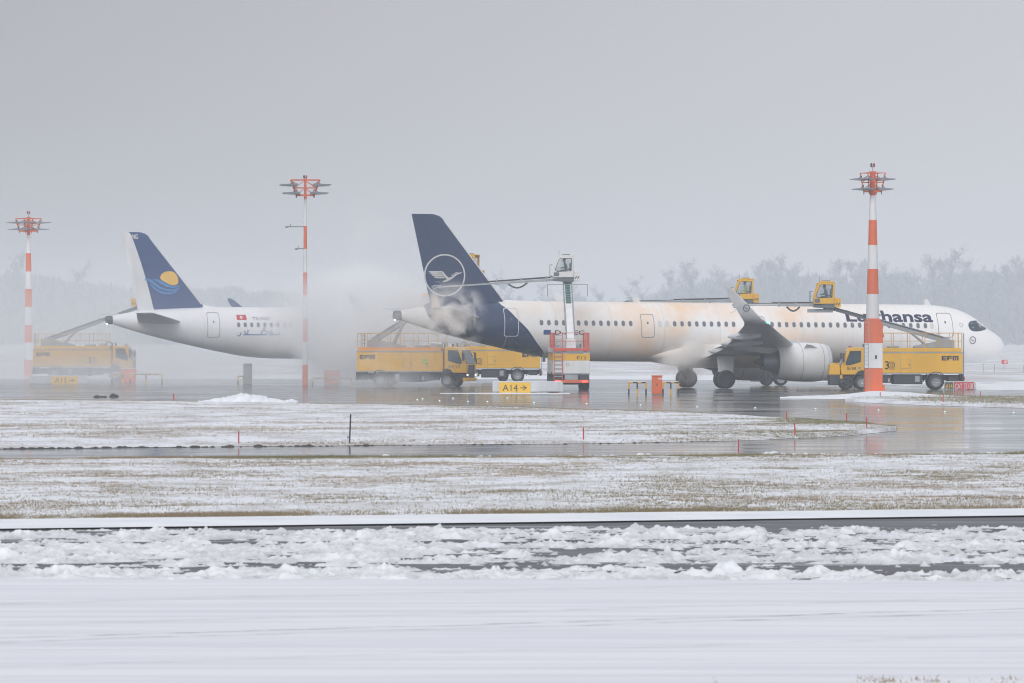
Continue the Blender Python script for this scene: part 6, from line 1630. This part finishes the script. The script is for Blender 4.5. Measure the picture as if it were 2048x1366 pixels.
def steam(name, label, c, rad, dens, color=(.985, .992, 1.0), scale=1.0, lo=.40, hi=.72, edge=.55, distort=.8, rot=(0, 0, 0), step=.35, seed=0.0, zgrad=None, stretch=(1, 1, 1)):
    """a drifting cloud: a closed ellipsoid whose inside is filled with uneven vapour"""
    bm = bmesh.new(); bmesh.ops.create_icosphere(bm, subdivisions=3, radius=1.0)
    me = bpy.data.meshes.new(name); bm.to_mesh(me); bm.free()
    ob = link(name, me); ob.location = c; ob.scale = rad; ob.rotation_euler = rot
    tag(ob, label, 'steam', kind='stuff')
    m = bpy.data.materials.new(name); m.use_nodes = True; t = m.node_tree; t.nodes.clear()
    o_ = t.nodes.new('ShaderNodeOutputMaterial'); v_ = t.nodes.new('ShaderNodeVolumePrincipled')
    v_.inputs['Color'].default_value = (*color, 1); v_.inputs['Anisotropy'].default_value = -.2
    tc_ = N(t, 'ShaderNodeTexCoord'); ln = N(t, 'ShaderNodeVectorMath', operation='LENGTH')
    fo = N(t, 'ShaderNodeMapRange', interpolation_type='SMOOTHSTEP', i_From_Min=1.0, i_From_Max=1.0-edge, i_To_Min=0.0, i_To_Max=1.0)
    mp = N(t, 'ShaderNodeMapping'); mp.inputs['Scale'].default_value = tuple(scale*r*k for r, k in zip(rad, stretch)); mp.inputs['Location'].default_value = (seed, seed*.7, -seed)
    nz = N(t, 'ShaderNodeTexNoise', i_Scale=1.0, i_Detail=5.0, i_Roughness=.58, i_Distortion=distort)
    rr = N(t, 'ShaderNodeMapRange', interpolation_type='SMOOTHSTEP', i_From_Min=lo, i_From_Max=hi, i_To_Max=1.0)
    mu = N(t, 'ShaderNodeMath', operation='MULTIPLY'); m2 = N(t, 'ShaderNodeMath', operation='MULTIPLY'); m2.inputs[1].default_value = dens
    l = t.links.new
    l(tc_.outputs['Object'], ln.inputs[0]); l(ln.outputs['Value'], fo.inputs[0]); l(tc_.outputs['Object'], mp.inputs[0]); l(mp.outputs[0], nz.inputs['Vector']); l(nz.outputs[0], rr.inputs[0])
    l(fo.outputs[0], mu.inputs[0]); l(rr.outputs[0], mu.inputs[1]); l(mu.outputs[0], m2.inputs[0]); l(m2.outputs[0], v_.inputs['Density'])
    t.links.new(v_.outputs[0], o_.inputs['Volume'])
    m.cycles.volume_step_rate = step
    me.materials.append(m)
    return ob
def C(px, py, Y): return P(px, py, Y)
# between the two airliners
steam('steam_cloud', 'dense white steam cloud hiding the middle of the left airliner', C(722, 655, 402), (6.6, 8.5, 5.6), .60, scale=.20, lo=.26, hi=.58, edge=.55)
steam('steam_cloud', 'rolling grey steam drifting in front of the slim mast', C(652, 664, 379), (6.0, 6.0, 5.6), .42, scale=.30, lo=.38, hi=.64, edge=.75, seed=4.2)
steam('steam_cloud', 'steam billowing up behind the tail cone of the long airliner', C(778, 632, 374), (4.6, 5.5, 4.4), .36, scale=.34, lo=.38, hi=.66, edge=.8, seed=9.1)
# at the tail and stabiliser of the long airliner
warm = (.995, .966, .935)
steam('steam_plume', 'warm tinted spray swirling over the stabiliser under the crane emblem', C(900, 634, 350.0), (2.9, 1.9, 2.8), 2.1, warm, scale=.75, lo=.44, hi=.66, edge=.7, seed=2.0, step=.3)
steam('steam_plume', 'pale spray cloud around the tail cone below the fin', C(832, 622, 352.0), (2.6, 2.4, 2.0), 1.0, warm, scale=.8, lo=.40, hi=.7, edge=.8, seed=6.0, step=.3)
a, b = P(866, 579, 352.2), P(879, 655, 351.2); d = b-a
steam('spray_jet', 'thin orange jet of fluid falling from the nozzle onto the stabiliser', (a+b)/2, (.42, .42, d.length/2), 3.5, (.985, .88, .78), scale=1.6, lo=.2, hi=.5, edge=.8, rot=(0, math.atan2(d.x, d.z), 0), seed=3.0, step=.25)
# at the wing root
steam('steam_plume', 'sideways burst of spray above the main wheels behind the wing', C(1374, 703, 351.6), (3.1, 2.0, 1.15), 1.9, warm, scale=.8, lo=.36, hi=.66, edge=.8, rot=(0, R(-28), 0), seed=7.0, step=.3)
steam('steam_plume', 'thin veil of spray hanging over the left wheels', C(1372, 735, 353.6), (2.2, 1.6, 1.6), .6, warm, scale=.8, lo=.40, hi=.68, edge=.8, seed=8.0, step=.3)
# bank of mist over the left half
steam('mist', 'broad bank of mist thinning the whole left side of the apron', C(130, 715, 432), (34, 46, 10.5), .029, (.972, .982, 1.0), scale=.045, lo=.22, hi=.62, edge=.9, distort=.4, step=.25)
steam('mist', 'low mist creeping over the wet apron at the left', C(300, 752, 384), (22, 22, 2.2), .045, (.972, .982, 1.0), scale=.10, lo=.25, hi=.6, edge=.9, distort=.4, step=.3, seed=5.0)
steam('steam_cloud', 'thin veil of spray drifting before the yellow truck E17', C(806, 722, 365.5), (6.2, 2.6, 3.2), .22, scale=.45, lo=.34, hi=.66, edge=.85, seed=12.0)
steam('steam_cloud', 'ground hugging vapour around the wheels of truck E17', C(770, 768, 366), (7.0, 3.0, .9), .30, scale=.6, lo=.30, hi=.62, edge=.85, seed=13.0)
steam('steam_cloud', 'faint wisps of vapour rising high between the slim mast and the dark fin', C(745, 520, 398), (10.0, 8.0, 7.0), .095, scale=.22, lo=.46, hi=.66, edge=.9, seed=15.0)
steam('steam_cloud', 'light steam drifting over the windows of the left airliner', C(600, 622, 398), (5.2, 5.0, 4.0), .20, scale=.34, lo=.42, hi=.68, edge=.9, seed=16.0)
